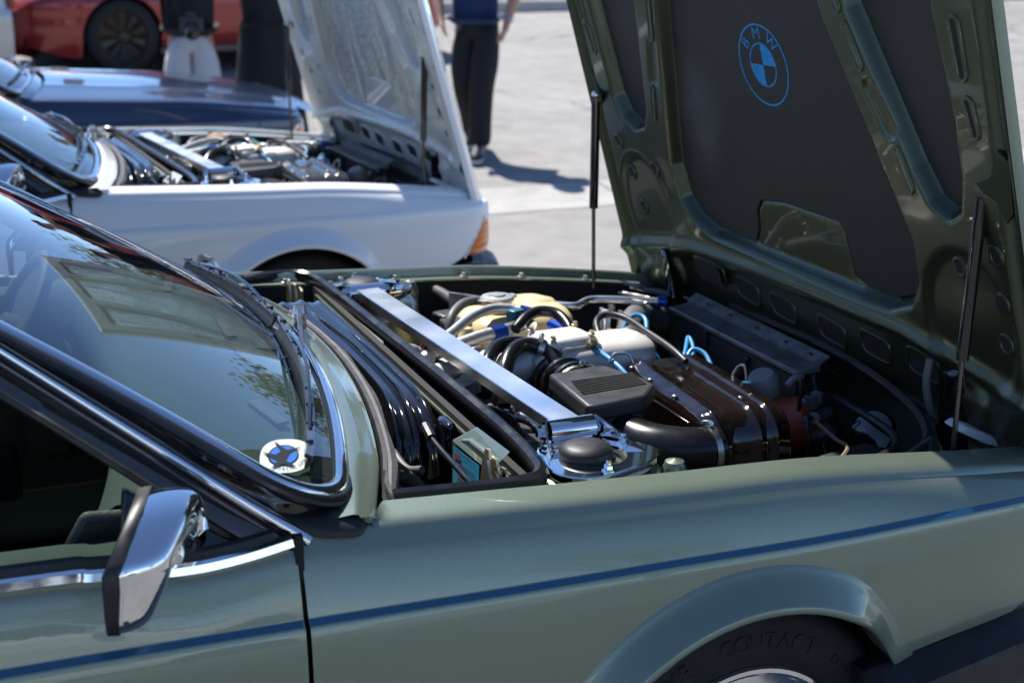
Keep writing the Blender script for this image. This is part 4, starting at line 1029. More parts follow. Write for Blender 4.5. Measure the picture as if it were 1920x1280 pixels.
        w = .115; MB().add([LQ(.5 + q.x / w * .9, .075 - q.y / .085, .0010) for q in tv], tf).build('lettering', M['ink'], lb, smooth=False)
    la = E('bonnet_latch')
    for k, dx in enumerate((0, .012, .026)):
        MB().prism([(-.395 + dx, -.600 - .006 * k, .83), (-.395 + dx, -.612, .875 - .012 * k), (-.395 + dx, -.625, .898 - .018 * k), (-.395 + dx, -.640, .900 - .018 * k), (-.395 + dx, -.643, .885 - .015 * k), (-.395 + dx, -.633, .880 - .015 * k), (-.395 + dx, -.640, .86), (-.395 + dx, -.66, .845), (-.395 + dx, -.655, .83)], (.005, 0, 0)).build('latch_plate', M['brass'], la)
    lf = E('bonnet_latch')
    for k, dx in enumerate((0, .014, .028)):
        MB().prism([(-.405 + dx, .655, .80), (-.405 + dx, .66, .845), (-.405 + dx, .668, .872 - .012 * k), (-.405 + dx, .680, .874 - .012 * k), (-.405 + dx, .684, .85), (-.405 + dx, .70, .80)], (.005, 0, 0)).build('latch_plate', M['brass'], lf)
    # strut towers and chrome brace
    for s, cx, cy in ((-1, -.195, -.605), (1, -.225, .625)):
        tw = MB(); tw.lathe([(0, .836), (.085, .836), (.105, .832), (.120, .818), (.128, .79), (.135, .70), (.145, .55)], c=(cx, cy, 0), seg=40)
        tw = tw.build('strut_tower', Pin, root)
        for (dx, dy) in ((.125, .03), (.06, -s * -.115), (-.04, s * .10)):
            MB().lathe([(.0, .045), (.016, .04), (.024, .02), (.026, -.08)], c=(cx + dx, cy + dy * (1 if s < 0 else -1) * -1 if False else cy + s * .105 if dx < 0.1 else cy + s * .05, .80), seg=14).build('pressing', Pin, tw)
    br = E('strut_brace')
    A, B = V(-.196, -.495, .878), V(-.252, .515, .874); d = (B - A).normalized(); sd = d.cross(V(0, 0, 1)).normalized()
    hw = .0268
    rows = [[A + (B - A) * f + sd * hw * k + V(0, 0, zz) for (k, zz) in ((-1, -.022), (-1, -.002), (-.95, .0), (.95, .0), (1, -.002), (1, -.022), (.94, -.022), (.94, -.005), (-.94, -.005), (-.94, -.022))] for f in (0, .25, .5, .75, 1)]
    mb = MB().grid(rows, closed=True); mb.add(rows[0], [tuple(range(10))]); mb.add(rows[-1], [tuple(range(10))]); mb.build('bar', M['satin'], br, angle=30)
    for s, P0, cx, cy in ((-1, A, -.195, -.605), (1, B, -.225, .625)):
        c = P0 + V(0, s * .018, -.012)
        MB().tube([c - V(.042, 0, 0), c + V(.042, 0, 0)], .020, seg=24, smooth=False).build('clevis_tube', M['chrome'], br)
        for q in (-1, 1):
            MB().lathe([(.014, 0), (.014, .008), (.009, .009), (.008, .016), (0, .016)], c=c + V(q * .047, 0, 0), axis=(q, 0, 0), seg=6).build('bolt', M['chrome'], br, angle=20)
            MB().prism([c + V(q * .044, 0, .022), c + V(q * .044, -s * .018, .004), c + V(q * .044, -s * .012, -.022), V(c.x + q * .046, cy - s * .05, .846), V(cx + q * .085, cy + s * .015, .846), V(cx + q * .085, cy + s * .017, .851)], (q * .004, 0, 0)).build('side_plate', M['chrome'], br)
        # ring plate with a rolled edge
        n = 40; mb = MB(); outer, inner = [], []
        for k in range(n):
            a = 2 * math.pi * k / n; ro = .100 + .012 * math.cos(3 * a + .5); outer.append((ro * math.cos(a), ro * .92 * math.sin(a))); inner.append((.056 * math.cos(a), .054 * math.sin(a)))
        z0, z1 = .840, .851
        mb.grid([[V(cx + x * .98, cy + y * .98, z0 - .006) for x, y in outer], [V(cx + x, cy + y, z0) for x, y in outer], [V(cx + x, cy + y, z1 - .002) for x, y in outer], [V(cx + x * .975, cy + y * .975, z1) for x, y in outer], [V(cx + x, cy + y, z1) for x, y in inner], [V(cx + x, cy + y, z0) for x, y in inner]], closed=True)
        mb.build('mount_plate', M['chrome'], br, angle=35)
        MB().lathe([(.098, .832), (.099, .842), (.05, .843), (.05, .832)], c=(cx, cy, 0), seg=32).build('spacer_ring', M['rubber'], br)
        for k in range(3):
            a = R((-95, 25, 145)[k]) * (1 if s < 0 else -1); px, py = cx + .078 * math.cos(a), cy + .073 * math.sin(a)
            MB().lathe([(.012, .851), (.012, .853), (.0085, .854), (.0085, .861), (.005, .862), (.005, .869), (0, .869)], c=(px, py, 0), seg=6).build('nut', M['chrome'], br, angle=20)
        MB().lathe([(0, .874), (.018, .8735), (.032, .871), (.042, .866), (.0455, .860), (.0455, .850), (.050, .847)], c=(cx - .012, cy + s * -.004, 0), seg=36).build('bearing_cap', M['rubber'], br)
    # coolant expansion tank
    tk = E('expansion_tank')
    rows = []
    for z, k in ((.60, .90), (.615, .96), (.70, 1.0), (.755, 1.0), (.762, .985), (.785, .985), (.810, .97), (.824, .90), (.832, .76), (.836, .45), (.837, .02)):
        r = []
        for i in range(40):
            a = 2 * math.pi * i / 40; ca, sa = math.cos(a), math.sin(a); ex = .55
            r.append(V(.055 + .135 * k * math.copysign(abs(ca) ** ex, ca), .365 + .125 * k * math.copysign(abs(sa) ** ex, sa) + .02 * ca, z + .006))
        rows.append(r)
    MB().grid(rows, closed=True).build('body', o['tank'], tk, angle=0)
    rows = []
    for k, z in ((1, .79), (1, .815), (.93, .830), (.75, .840), (.4, .846), (.02, .847)):
        rows.append([V(.125 + .055 * k * math.cos(a), .395 + .045 * k * math.sin(a), z) for a in [2 * math.pi * i / 24 for i in range(24)]])
    MB().grid(rows, closed=True).build('hump', o['tank'], tk)
    MB().lathe([(.045, .80), (.040, .82), (.033, .835), (.031, .862)], c=(.006, .345, 0), seg=28).build('neck', o['tank'], tk)
    mb = MB(); mb.lathe([(.030, .848), (.034, .849), (.035, .860), (.040, .863), (.040, .868), (.036, .872), (.020, .874), (.018, .877), (0, .878)], c=(.006, .345, 0), seg=32)
    for a in (.3, 3.44): mb.box((.006 + .040 * math.cos(a), .345 + .040 * math.sin(a), .8655), (.022, .018, .007), Matrix.Rotation(a, 3, 'Z'))
    mb.build('filler_cap', o['cap'], tk, angle=30)
    bx = MB().box((.0, .58, .735), (.13, .06, .09), Matrix.Rotation(.2, 3, 'Z')).build('fuse_box', M['black_tex'], root, bevel=.006)
    MB().prism([(-.045, .53, .79), (-.040, .55, .835), (.045, .50, .825), (.045, .48, .79)], (.004, .010, .0)).build('heat_shield', M['rad_bar'], root)
    MB().box((-.085, .35, .79), (.07, .09, .06)).build('relay_box', M['black_tex'], root, bevel=.006)
    MB().lathe([(.03, .70), (.032, .80), (.02, .815), (.012, .83), (0, .832)], c=(-.10, .26, 0), seg=18).build('fluid_reservoir', o['tank'], root)
    # inlet manifold: plenum log with a flat boss, runners towards the far side
    mf = E('inlet_manifold'); rows = []
    for x, k in ((-.06, .62), (-.045, .80), (.0, .90), (.03, .97), (.10, 1.0), (.165, 1.0), (.192, .97), (.207, .88), (.214, .70), (.216, .35), (.216, .01)):
        r = []
        for i in range(32):
            a = 2 * math.pi * i / 32; ca, sa = math.cos(a), math.sin(a)
            r.append(V(x, .005 + .075 * k * math.copysign(abs(ca) ** .6, ca), .800 + .058 * k * math.copysign(abs(sa) ** .55, sa)))
        rows.append(r)
    MB().grid(rows, closed=True).build('plenum', M['alu'], mf, angle=0)
    MB().prism([(-.045, .055, .80), (.075, .062, .80), (.085, -.035, .80), (-.03, -.045, .80)], (0, 0, .072)).build('boss', M['alu'], mf, bevel=.012)
    mb = MB(); mb.tube([(-.03, .02, .815), (-.12, .015, .80), (-.20, -.02, .775), (-.29, -.05, .75)], [.048, .042, .04, .045], seg=18); mb.build('throttle_neck', M['alu'], mf)
    mb = MB(); mb.tube([(-.30, .0, .80), (-.24, .02, .805), (-.19, .05, .79)], .030, seg=16); mb.build('casting', M['alu'], mf)
    MB().box((-.20, -.02, .80), (.10, .05, .014), Matrix.Rotation(.5, 3, 'Z')).build('bracket', M['alu'], mf, bevel=.004)
    for i, x in enumerate((-.11, -.04, .04, .12, .19)):
        MB().tube([(x, .03, .78), (x - .01, .12, .80), (x - .02, .20, .77), (x - .02, .26, .70)], [.026, .024, .023, .024], seg=14).build('runner', M['alu'], mf)
    MB().lathe([(.012, -.01), (.012, .012), (0, .013)], c=(.178, -.058, .815), axis=(0, -1, .25), seg=14).build('plug', M['alu'], mf)
    MB().tube([(.082, -.002, .852), (.068, -.050, .850)], .014, seg=14, smooth=False).build('spigot', M['alu'], mf)
    mb = MB(); mb.box((.04, -.040, .846), (.09, .018, .022)); mb.build('linkage_bracket', M['steel'], mf, bevel=.003)
    MB().lathe([(.011, 0), (.011, .012), (.006, .013), (.006, .022), (0, .022)], c=(.058, -.055, .858), axis=(0, -.5, .8), seg=6).build('nut', M['brass'], mf, angle=20)
    # airflow meter box with lid
    am = E('airflow_meter')
    lid = [(-.076, -.142), (.020, -.128), (.052, -.130), (.088, -.235), (.090, -.280), (.040, -.336), (-.072, -.352), (-.088, -.346)]
    MB().prism([V(x, y, .806) for x, y in lid], (0, 0, .034)).build('lid', M['black_tex'], am, bevel=.007, bseg=3)
    MB().prism([V(.002 + (x - .002) * .93, -.235 + (y + .235) * .93, .70) for x, y in lid], (0, 0, .106)).build('body', M['black_tex'], am, bevel=.004)
    for k in range(7):
        f = k / 6; a = V(-.056, -.208, .8402).lerp(V(-.068, -.285, .8402), f); b = V(.078, -.206, .8402).lerp(V(.072, -.272, .8402), f)
        MB().sweep([a, b], [(-.0022, 0), (.0022, 0), (.0022, .0022), (-.0022, .0022)]).build('groove', M['black_matt'], am)
    MB().tube([(.06, -.135, .845), (.075, -.130, .860), (.10, -.14, .860), (.108, -.15, .842)], .003, seg=6).build('retaining_clip', M['steel'], am)
    # rubber boot between throttle and meter
    bt = E('throttle_boot')
    c0, c1 = V(-.015, -.035, .79), V(-.005, -.135, .79); ax = (c1 - c0).normalized()
    prof = []
    for k in range(25):
        f = k / 24; prof.append((.047 + .010 * (1 if (math.sin(f * 3 * 2 * math.pi) > 0) else 0) * sstep(math.sin(f * 6 * math.pi), 0, .4), f * .10))
    MB().lathe(prof, c=c0, axis=ax, seg=32).build('bellows', M['rubber_gloss'], bt)
    clamp(c0 + ax * .008, ax, .049, bt, (.4, 0, .9)); clamp(c0 + ax * .085, ax, .049, bt, (.5, 0, .85))
    # intake elbow
    el = E('intake_hose')
    path = [(-.012, -.30, .768), (.000, -.345, .766), (.022, -.395, .763), (.060, -.428, .760), (.105, -.438, .757), (.138, -.437, .755)]
    if o.get('ribbed'):
        P2 = catmull(path, 14); MB().tube(P2, lambda t: .040 + .006 * math.sin(t * 62), seg=24, smooth=False).build('rubber_pipe', o['hose'], el)
    else: MB().tube(path, [.0405, .042, .043, .044, .043, .042], seg=28, n=8).build('rubber_pipe', o['hose'], el)
    clamp(V(-.007, -.322, .767), V(.3, -.95, 0), .0425, el, (.25, .1, .95)); clamp(V(.122, -.438, .756), V(1, 0, 0), .043, el, (0, .3, .95))
    # air cleaner: glossy ribbed steel canister
    ac = E('air_cleaner'); rows = []
    ctr = [(.215, -.065, .800, 1.0), (.214, -.072, .814, 1.0), (.213, -.085, .821, 1.0)] + [(.213 - .006 * f, -.085 - .30 * f, .821 - .006 * f, 1.0) for f in np.linspace(.03, 1, 24)] + [(.206, -.392 - .062 * math.sin(a), .815 - .072 * (1 - math.cos(a)), 1.0) for a in [R(90 * k / 9) for k in range(1, 10)]] + [(.206, -.455, .72, 1.0), (.206, -.452, .66, 1.0)]
    hwid = .094
    for i, (x, y, z, k) in enumerate(ctr):
        # local down direction: vertical until the bend, then inwards
        f = max(0, min(1, (-.392 - y) / .062)) if z < .8155 and y < -.392 else 0
        f = 1 if z < .745 else f
        dn = V(0, .55 * f, -1 + .55 * f).normalized(); r = []
        seam = .0025 if any(abs(y - q) < .007 for q in (-.155, -.245, -.375)) and f == 0 else 0
        for g, dd in ((-1.0, .095), (-1.0, .03), (-.985, .016), (-.94, .006), (-.86, .0), (-.74, -.0005), (-.71, -.004), (-.665, -.005), (-.62, -.004), (-.59, 0), (-.30, 0), (-.10, .0), (.12, -.0005), (.155, -.004), (.20, -.005), (.245, -.004), (.28, 0), (.50, 0), (.53, -.004), (.575, -.005), (.62, -.004), (.65, 0), (.86, 0), (.94, .006), (.985, .016), (1.0, .03), (1.0, .095)):
            if y > -.155 and abs(g) < .3: dd = max(dd, 0)
            r.append(V(x + g * hwid * (1.0 if y < -.2 else .86 + .14 * (-y) / .2), y, z) + dn * (dd + seam * .6) + V(.04 * (y + .2) * 0, 0, 0))
        rows.append(r)
    mb = MB().grid(rows); mb.add(rows[0], [tuple(range(len(rows[0])))]); mb.build('canister', o['cleaner'], ac, angle=0)
    for (x, y) in ((.118, -.105), (.116, -.19), (.112, -.30), (.225, -.355), (.252, -.35)): MB().lathe([(.006, 0), (.006, .004), (0, .006)], c=(x + .01, y, .815), seg=8).build('stud', M['steel'], ac)
    for k in range(2): MB().tube([(.305, -.20, .80), (.318, -.205, .825), (.325, -.22, .83), (.322, -.235, .805)], .0035, seg=6).build('wire_clip', M['steel'], ac)
    MB().box((.100, -.30, .74), (.006, .20, .12)).build('side_panel', o['cleaner'], ac, bevel=.002)
    MB().box((.085, -.36, .72), (.03, .05, .02)).build('relay_cap', M['orange'], root, bevel=.003)
    # distributor and plug leads
    ds = E('distributor'); dc = V(.462, -.205, .685); da = V(.55, -.55, .35).normalized()
    MB().lathe([(.052, -.09), (.054, -.03), (.060, -.028), (.060, -.01), (.055, .0), (.050, .035), (.035, .045), (0, .047)], c=dc, axis=da, seg=30).build('cap', M['orange'], ds)
    u = da.orthogonal().normalized(); w2 = da.cross(u)
    for k in range(6):
        a = 2 * math.pi * k / 6 + .3; q = dc + (u * math.cos(a) + w2 * math.sin(a)) * .040 + da * .02; e = q + da * .036
        MB().tube([q, e], .0105, seg=12, smooth=False).lathe([(.0125, -.014), (.0125, .014), (.004, .016), (0, .016)], c=e, axis=(u * math.cos(a) + w2 * math.sin(a)) + da * .3, seg=14).build('lead_boot', M['grey_boot'], ds)
        out = (u * math.cos(a) + w2 * math.sin(a)).normalized()
        MB().tube([e + out * .012, e + out * .05 + V(.0, 0, .004), e + out * .085 + V(.01, -.01, -.05), e + out * .06 + V(.0, .0, -.16)], .0045, seg=8).build('plug_lead', M['rubber'], ds)
    MB().lathe([(.030, -.02), (.034, 0), (.034, .022), (.026, .034), (0, .036)], c=(.425, -.140, .748), axis=(-.35, -.1, .93), seg=24).build('vacuum_canister', M['grey_pl'], ds)
    MB().tube([(.455, -.18, .76), (.475, -.175, .772), (.50, -.165, .770)], .0075, seg=8).build('lead_boot', M['grey_pl'], ds)
    # radiator with top bar
    rd = E('radiator')
    MB().box((.515, .125, .60), (.045, .56, .33)).build('core', M['core'], rd)
    MB().prism([(.485, .405, .770), (.545, .410, .775), (.545, -.170, .775), (.485, -.165, .770)], (0, 0, .014)).build('top_bar', M['rad_bar'], rd, bevel=.004)
    MB().prism([(.540, .41, .79), (.565, .41, .805), (.565, -.17, .805), (.540, -.17, .79)], (0, 0, .005)).build('top_flange', M['rad_bar'], rd)
    for y in (.33, .22, .10, -.02, -.12): MB().lathe([(0, 0), (.006, 0)], c=(.552, y, .8035), seg=10).build('bolt_hole', M['black_matt'], rd)
    for y, a in ((.225, 0), (.08, .5)): MB().box((.488, y, .67), (.010, .014, .20), Matrix.Rotation(a, 3, 'X')).build('fan_guard_bar', M['rubber'], rd, bevel=.003)
    # front slam panel, inner nose in shade
    MB().grid([[V(.60 + .03 * (1 - (y / .6) ** 2), y, .785 - .03 * abs(y / .6) ** 2), V(.68 + .03 * (1 - (y / .6) ** 2), y, .775 - .03 * abs(y / .6) ** 2), V(.66, y, .50)] for y in np.linspace(-.62, .66, 18)]).build('slam_panel', Pin, root, angle=50)
    MB().tube([(.46, -.62, .77), (.52, -.56, .775), (.57, -.45, .785), (.60, -.25, .80), (.61, 0, .805), (.60, .3, .80)], .009, seg=8).build('slam_panel_seal', M['rubber'], root)
    MB().prism([(.40, -.645, .70), (.40, -.645, .775), (.50, -.60, .785), (.50, -.60, .70)], (0, .006, 0)).build('side_plate', Pin, root)
    MB().tube([(.560, -.50, .90), (.556, -.50, .85), (.570, -.50, .80), (.59, -.50, .77)], .0075, seg=10).build('washer_hose', M['grey_boot'], root)
    MB().prism([(.548, -.615, .792), (.565, -.615, .800), (.665, -.63, .757), (.655, -.64, .748), (.60, -.63, .765)], (0, .05, .004)).build('sunlit_patch_piece', M['white_pl'], root, bevel=.004)  # white piece added for the sunlit patch by the wing flange
    MB().tube([(.49, .72, .775), (.52, .65, .772), (.56, .55, .775), (.60, .48, .77)], .008, seg=8).build('hinge_bar', M['black_gloss'], root)
    MB().tube([(.47, .705, .752), (.51, .64, .752), (.55, .54, .755)], .006, seg=8).build('hinge_link', M['steel'], root)
    # hoses and pipes
    hose('braided_hose', [(-.31, .075, .80), (-.25, .09, .828), (-.186, .108, .838), (-.106, .145, .842), (-.03, .172, .842)], .0150, M['braid'])
    hose('fitting', [(-.082, .152, .842), (-.050, .164, .842)], .0185, M['blue_fit'], n=2, seg=8)
    hose('metal_elbow', [(-.048, .166, .842), (-.01, .180, .844), (.012, .180, .846), (.020, .168, .842)], .0150, M['pipe'], seg=12)
    hose('braided_hose', [(-.27, .065, .80), (-.22, .11, .845), (-.166, .163, .855), (-.10, .235, .860), (-.04, .275, .862), (.01, .280, .858), (.04, .262, .850)], .0115, M['braid'])
    hose('fitting', [(.030, .268, .853), (.052, .256, .847)], .0155, M['blue_fit'], n=2, seg=8)
    hose('fitting', [(.060, .165, .848), (.080, .130, .838)], .0125, M['blue_fit'], n=2, seg=8)
    hose('metal_pipe', [(.170, .480, .800), (.20, .468, .800), (.251, .445, .798), (.30, .470, .802), (.36, .45, .802), (.47, .400, .798)], .0105, M['pipe'])
    hose('tape_wrap', [(.150, .489, .800), (.178, .476, .800)], .0150, M['blue_fit'], n=2)
    hose('tape_wrap', [(.455, .408, .799), (.475, .398, .798)], .0140, M['blue_fit'], n=2)
    hose('coolant_hose', [(-.03, .145, .850), (.005, .170, .866), (.045, .186, .872), (.080, .165, .866), (.082, .10, .845), (.07, .05, .80)], .0125, M['rubber_gloss'])
    MB().box((-.005, .205, .862), (.035, .028, .030), Matrix.Rotation(.4, 3, 'Z')).build('connector', M['teal'], root, bevel=.003)
    hose('breather_hose', [(-.20, -.11, .80), (-.175, -.06, .845), (-.135, -.008, .862), (-.09, .015, .862), (-.05, .02, .85)], .0150, M['rubber_gloss'], seg=12)
    hose('breather_hose', [(-.165, -.13, .78), (-.15, -.09, .83), (-.114, -.040, .858), (-.068, -.012, .862), (-.030, -.03, .850), (-.02, -.06, .83)], .0165, M['rubber_gloss'], seg=12)
    clamp(V(-.040, -.022, .855), V(.8, -.4, -.3), .016, root)
    hose('vacuum_hose', [(.068, -.050, .850), (.069, -.10, .848), (.073, -.15, .840), (.078, -.19, .826)], .0055, M['blue_hose'])
    hose('vacuum_hose', [(.285, .255, .775), (.305, .275, .800), (.335, .285, .808), (.345, .255, .800), (.30, .17, .765)], .0055, M['blue_hose'])
    hose('vacuum_hose', [(.215, -.01, .825), (.228, -.03, .80), (.235, -.05, .765)], .0055, M['blue_hose'])
    hose('vacuum_hose', [(.27, -.05, .78), (.315, .01, .80), (.352, .065, .812), (.340, .02, .80), (.305, -.035, .78)], .0045, M['blue_hose'])
    hose('vacuum_hose', [(.30, -.02, .79), (.325, -.005, .806), (.342, -.03, .80), (.335, -.08, .775)], .0050, M['blue_hose'])
    hose('vacuum_hose', [(.33, -.15, .77), (.37, -.145, .765), (.41, -.145, .755)], .0050, M['blue_hose'])
    hose('accelerator_cable', [(.125, .05, .845), (.140, .095, .862), (.175, .125, .866), (.208, .095, .864), (.212, .0, .858), (.218, -.10, .848), (.222, -.16, .835)], .0075, M['rubber'])
    hose('brake_hose', [(-.10, .76, .80), (-.05, .745, .81), (-.015, .68, .80), (.0, .60, .79), (.02, .54, .78)], .0150, M['rubber_dusty'])
    hose('overflow_hose', [(-.135, .270, .80), (-.125, .295, .845), (-.08, .342, .862), (-.03, .372, .858), (.0, .37, .85)], .0110, M['grey_boot'])
    hose('radiator_hose', [(.26, .18, .70), (.30, .26, .76), (.365, .36, .775), (.43, .42, .765), (.50, .45, .74)], .030, M['grey_boot'], seg=16)
    clamp(V(.39, .385, .772), V(.65, .6, 0), .031, root)
    MB().lathe([(.012, .74), (.013, .80), (.009, .815), (0, .818)], c=(.275, .33, 0), seg=14).build('fuel_filter', M['lens'], root)
    for pts in ([(-.14, -.085, .80), (-.115, -.075, .815), (-.105, -.095, .79), (-.125, -.125, .765)], [(-.12, -.075, .79), (-.09, -.10, .795), (-.10, -.13, .77), (-.13, -.14, .76)], [(-.13, -.06, .80), (-.12, -.08, .78), (-.12, -.11, .76)]):
        hose('wire', pts, .0030, M['copper'], seg=6)
    hose('fuel_pipe', [(-.30, -.60, .80), (-.275, -.56, .832), (-.24, -.53, .845), (-.215, -.50, .835)], .0075, M['rust_pipe'])
    MB().lathe([(.036, .72), (.038, .79), (.030, .80), (0, .805)], c=(-.262, -.50, 0), seg=20).build('washer_bottle_cap', M['white_pl'], root)
    MB().lathe([(.020, .805), (.024, .812), (.018, .822), (0, .824)], c=(-.262, -.50, 0), seg=18).build('blue_cap', M['blue_fit'], root)
    hose('heater_hose', [(-.25, -.15, .76), (-.22, -.20, .79), (-.20, -.26, .77), (-.21, -.30, .70)], .020, M['rubber_gloss'], seg=12)
    hose('steel_pipe', [(-.20, -.215, .795), (-.165, -.245, .79), (-.14, -.26, .77)], .011, M['steel'], seg=10)
    clamp(V(-.185, -.228, .793), V(.8, -.6, 0), .0115, root)
    MB().box((-.17, -.24, .72), (.10, .16, .10)).build('starter_relay', M['black_tex'], root, bevel=.01)
    MB().box((.04, .08, .58), (.62, .34, .30)).build('engine_block', M['rad_bar'], root, bevel=.03)
    MB().box((.0, .16, .76), (.50, .12, .06)).build('valve_cover', M['alu'], root, bevel=.02)
    for k in range(7):
        rr = random.Random(k + 3); x = rr.uniform(-.28, -.14); y = rr.uniform(.15, .42)
        hose('wiring', [(x, y, .70), (x + .02, y - .03, .78 + rr.uniform(-.02, .03)), (x + .06, y - .10, .77), (x + .07, y - .16, .70)], .0055, (M['rubber'], M['copper'], M['orange'], M['blue_fit'], M['rubber'], M['steel'], M['rubber'])[k], seg=7)
    for k in range(9):
        rr = random.Random(k + 40); x = rr.uniform(-.25, .05); y = rr.uniform(-.30, -.12)
        hose('wiring', [(x, y, .70 + rr.uniform(-.03, .05)), (x + rr.uniform(-.05, .05), y - .05, .74 + rr.uniform(-.03, .03)), (x + rr.uniform(-.06, .02), y - .12, .72), (x - .06, y - .2, .68)], rr.choice((.0025, .003, .0045, .006)), rr.choice((M['rubber'], M['copper'], M['rubber_gloss'], M['rust_pipe'], M['grey_boot'])), seg=6)
    for (x, y, z) in ((-.035, .045, .873), (.068, .050, .873), (.072, -.026, .873), (-.02, -.036, .873), (.15, .05, .848), (.19, .03, .846)):
        MB().lathe([(.0075, 0), (.0075, .003), (.0055, .004), (.0055, .009), (0, .0095)], c=(x, y, z), seg=6).build('bolt', M['brass'], mf, angle=20)
    for (x, y) in ((.30, .40), (.33, .36), (.36, .47)):
        MB().lathe([(.009, 0), (.009, .02), (.006, .024), (.006, .03), (0, .031)], c=(x, y, .77), seg=8).build('sensor_plug', M['steel'], root)
    MB().box((.36, .36, .70), (.10, .10, .08), Matrix.Rotation(.3, 3, 'Z')).build('thermostat_housing', M['alu'], root, bevel=.02)
    MB().box((.44, -.48, .66), (.14, .12, .10), Matrix.Rotation(.2, 3, 'Z')).build('coil_box', M['black_tex'], root, bevel=.01)
    MB().lathe([(.045, -.02), (.05, 0), (.046, .012), (.02, .02), (0, .021)], c=(.55, -.36, .70), axis=(-.8, -.3, .5), seg=24).build('horn', M['black_gloss'], root)
    MB().lathe([(.02, .62), (.021, .74), (.015, .75), (0, .752)], c=(.36, -.56, 0), seg=16).build('ignition_coil', M['steel'], root)
    hose('wiring_loom', [(.30, -.62, .76), (.40, -.60, .765), (.48, -.52, .755), (.53, -.40, .74), (.55, -.22, .735)], .008, M['rubber'], seg=8)
    hose('wire', [(.33, -.55, .74), (.40, -.48, .735), (.43, -.40, .72), (.45, -.30, .72)], .004, M['copper'], seg=6)
    for x in (-.05, .07, .19, .31): MB().lathe([(.010, 0), (.010, .003), (.007, .004), (.007, .009), (0, .010)], c=(x, -(ww(x) - .134), zt(x) - .0225), seg=6).build('bolt', M['steel'], root, angle=20)
    # loom along the bulkhead
    hose('wiring_loom', [(-.30, .55, .82), (-.285, .3, .80), (-.28, .05, .77), (-.29, -.2, .75), (-.28, -.45, .74)], .012, M['rubber'], seg=8)

def sticker(root):
    # oval club sticker stuck to the lower near corner of the glass
    def SP(x, y, d=.003):
        s = -.885 + .063 * x + .070 * y; t = .115 - .056 * x
        p = G(s, t); e = 1e-3; N = (G(s + e, t) - G(s - e, t)).cross(G(s, t + e) - G(s, t - e)).normalized()
        if N.z < 0: N = -N
        return p - N * .001 + N * d
    st = bpy.data.objects.new('windscreen_sticker', None); COL.objects.link(st); st.parent = root
    def disc(a, b, m, d, nm, rot=0, c=(0, 0), ex=1.0):
        n = 40; mb = MB(); pts = []
        for k in range(n):
            q = 2 * math.pi * k / n; ca, sa = math.cos(q), math.sin(q); pts.append(SP(c[0] + a * math.copysign(abs(ca) ** ex, ca), c[1] + b * math.copysign(abs(sa) ** ex, sa), d))
        mb.add(pts, [tuple(range(n))]); mb.build(nm, m, st, smooth=False)
    disc(1, 1, M['sticker'], .0020, 'backing', ex=.8)
    disc(.60, .62, M['ink'], .0026, 'ring', c=(-.12, .0))
    disc(.54, .55, M['sticker_blue'], .0030, 'blue_field', c=(-.12, .0))
    for poly in ([(-.95, .18), (-.45, .02), (-.25, .20), (-.55, .85), (-.02, .28), (.55, .45), (.10, .05), (-.02, -.35), (.45, -.75), (-.15, -.55), (-.55, -.80), (-.35, -.35), (-.62, -.15)],):
        MB().add([SP(x, y, .0036) for x, y in poly], [tuple(range(len(poly)))]).build('bird', M['ink'], st, smooth=False)
    txt = 'PALM SPRINGS'
    for i, ch in enumerate(txt):
        if ch == ' ': continue
        vs, fs = text_geo(ch, .23, 0.0)
        a = R(-108 + 128 * i / (len(txt) - 1)); cx, cy = .80 * math.cos(a), .80 * math.sin(a)
        th = a + math.pi / 2
        MB().add([SP(cx + q.x * math.cos(th) - q.y * math.sin(th), cy + q.x * math.sin(th) + q.y * math.cos(th), .0034) for q in vs], fs).build('letter', M['ink'], st, smooth=False)
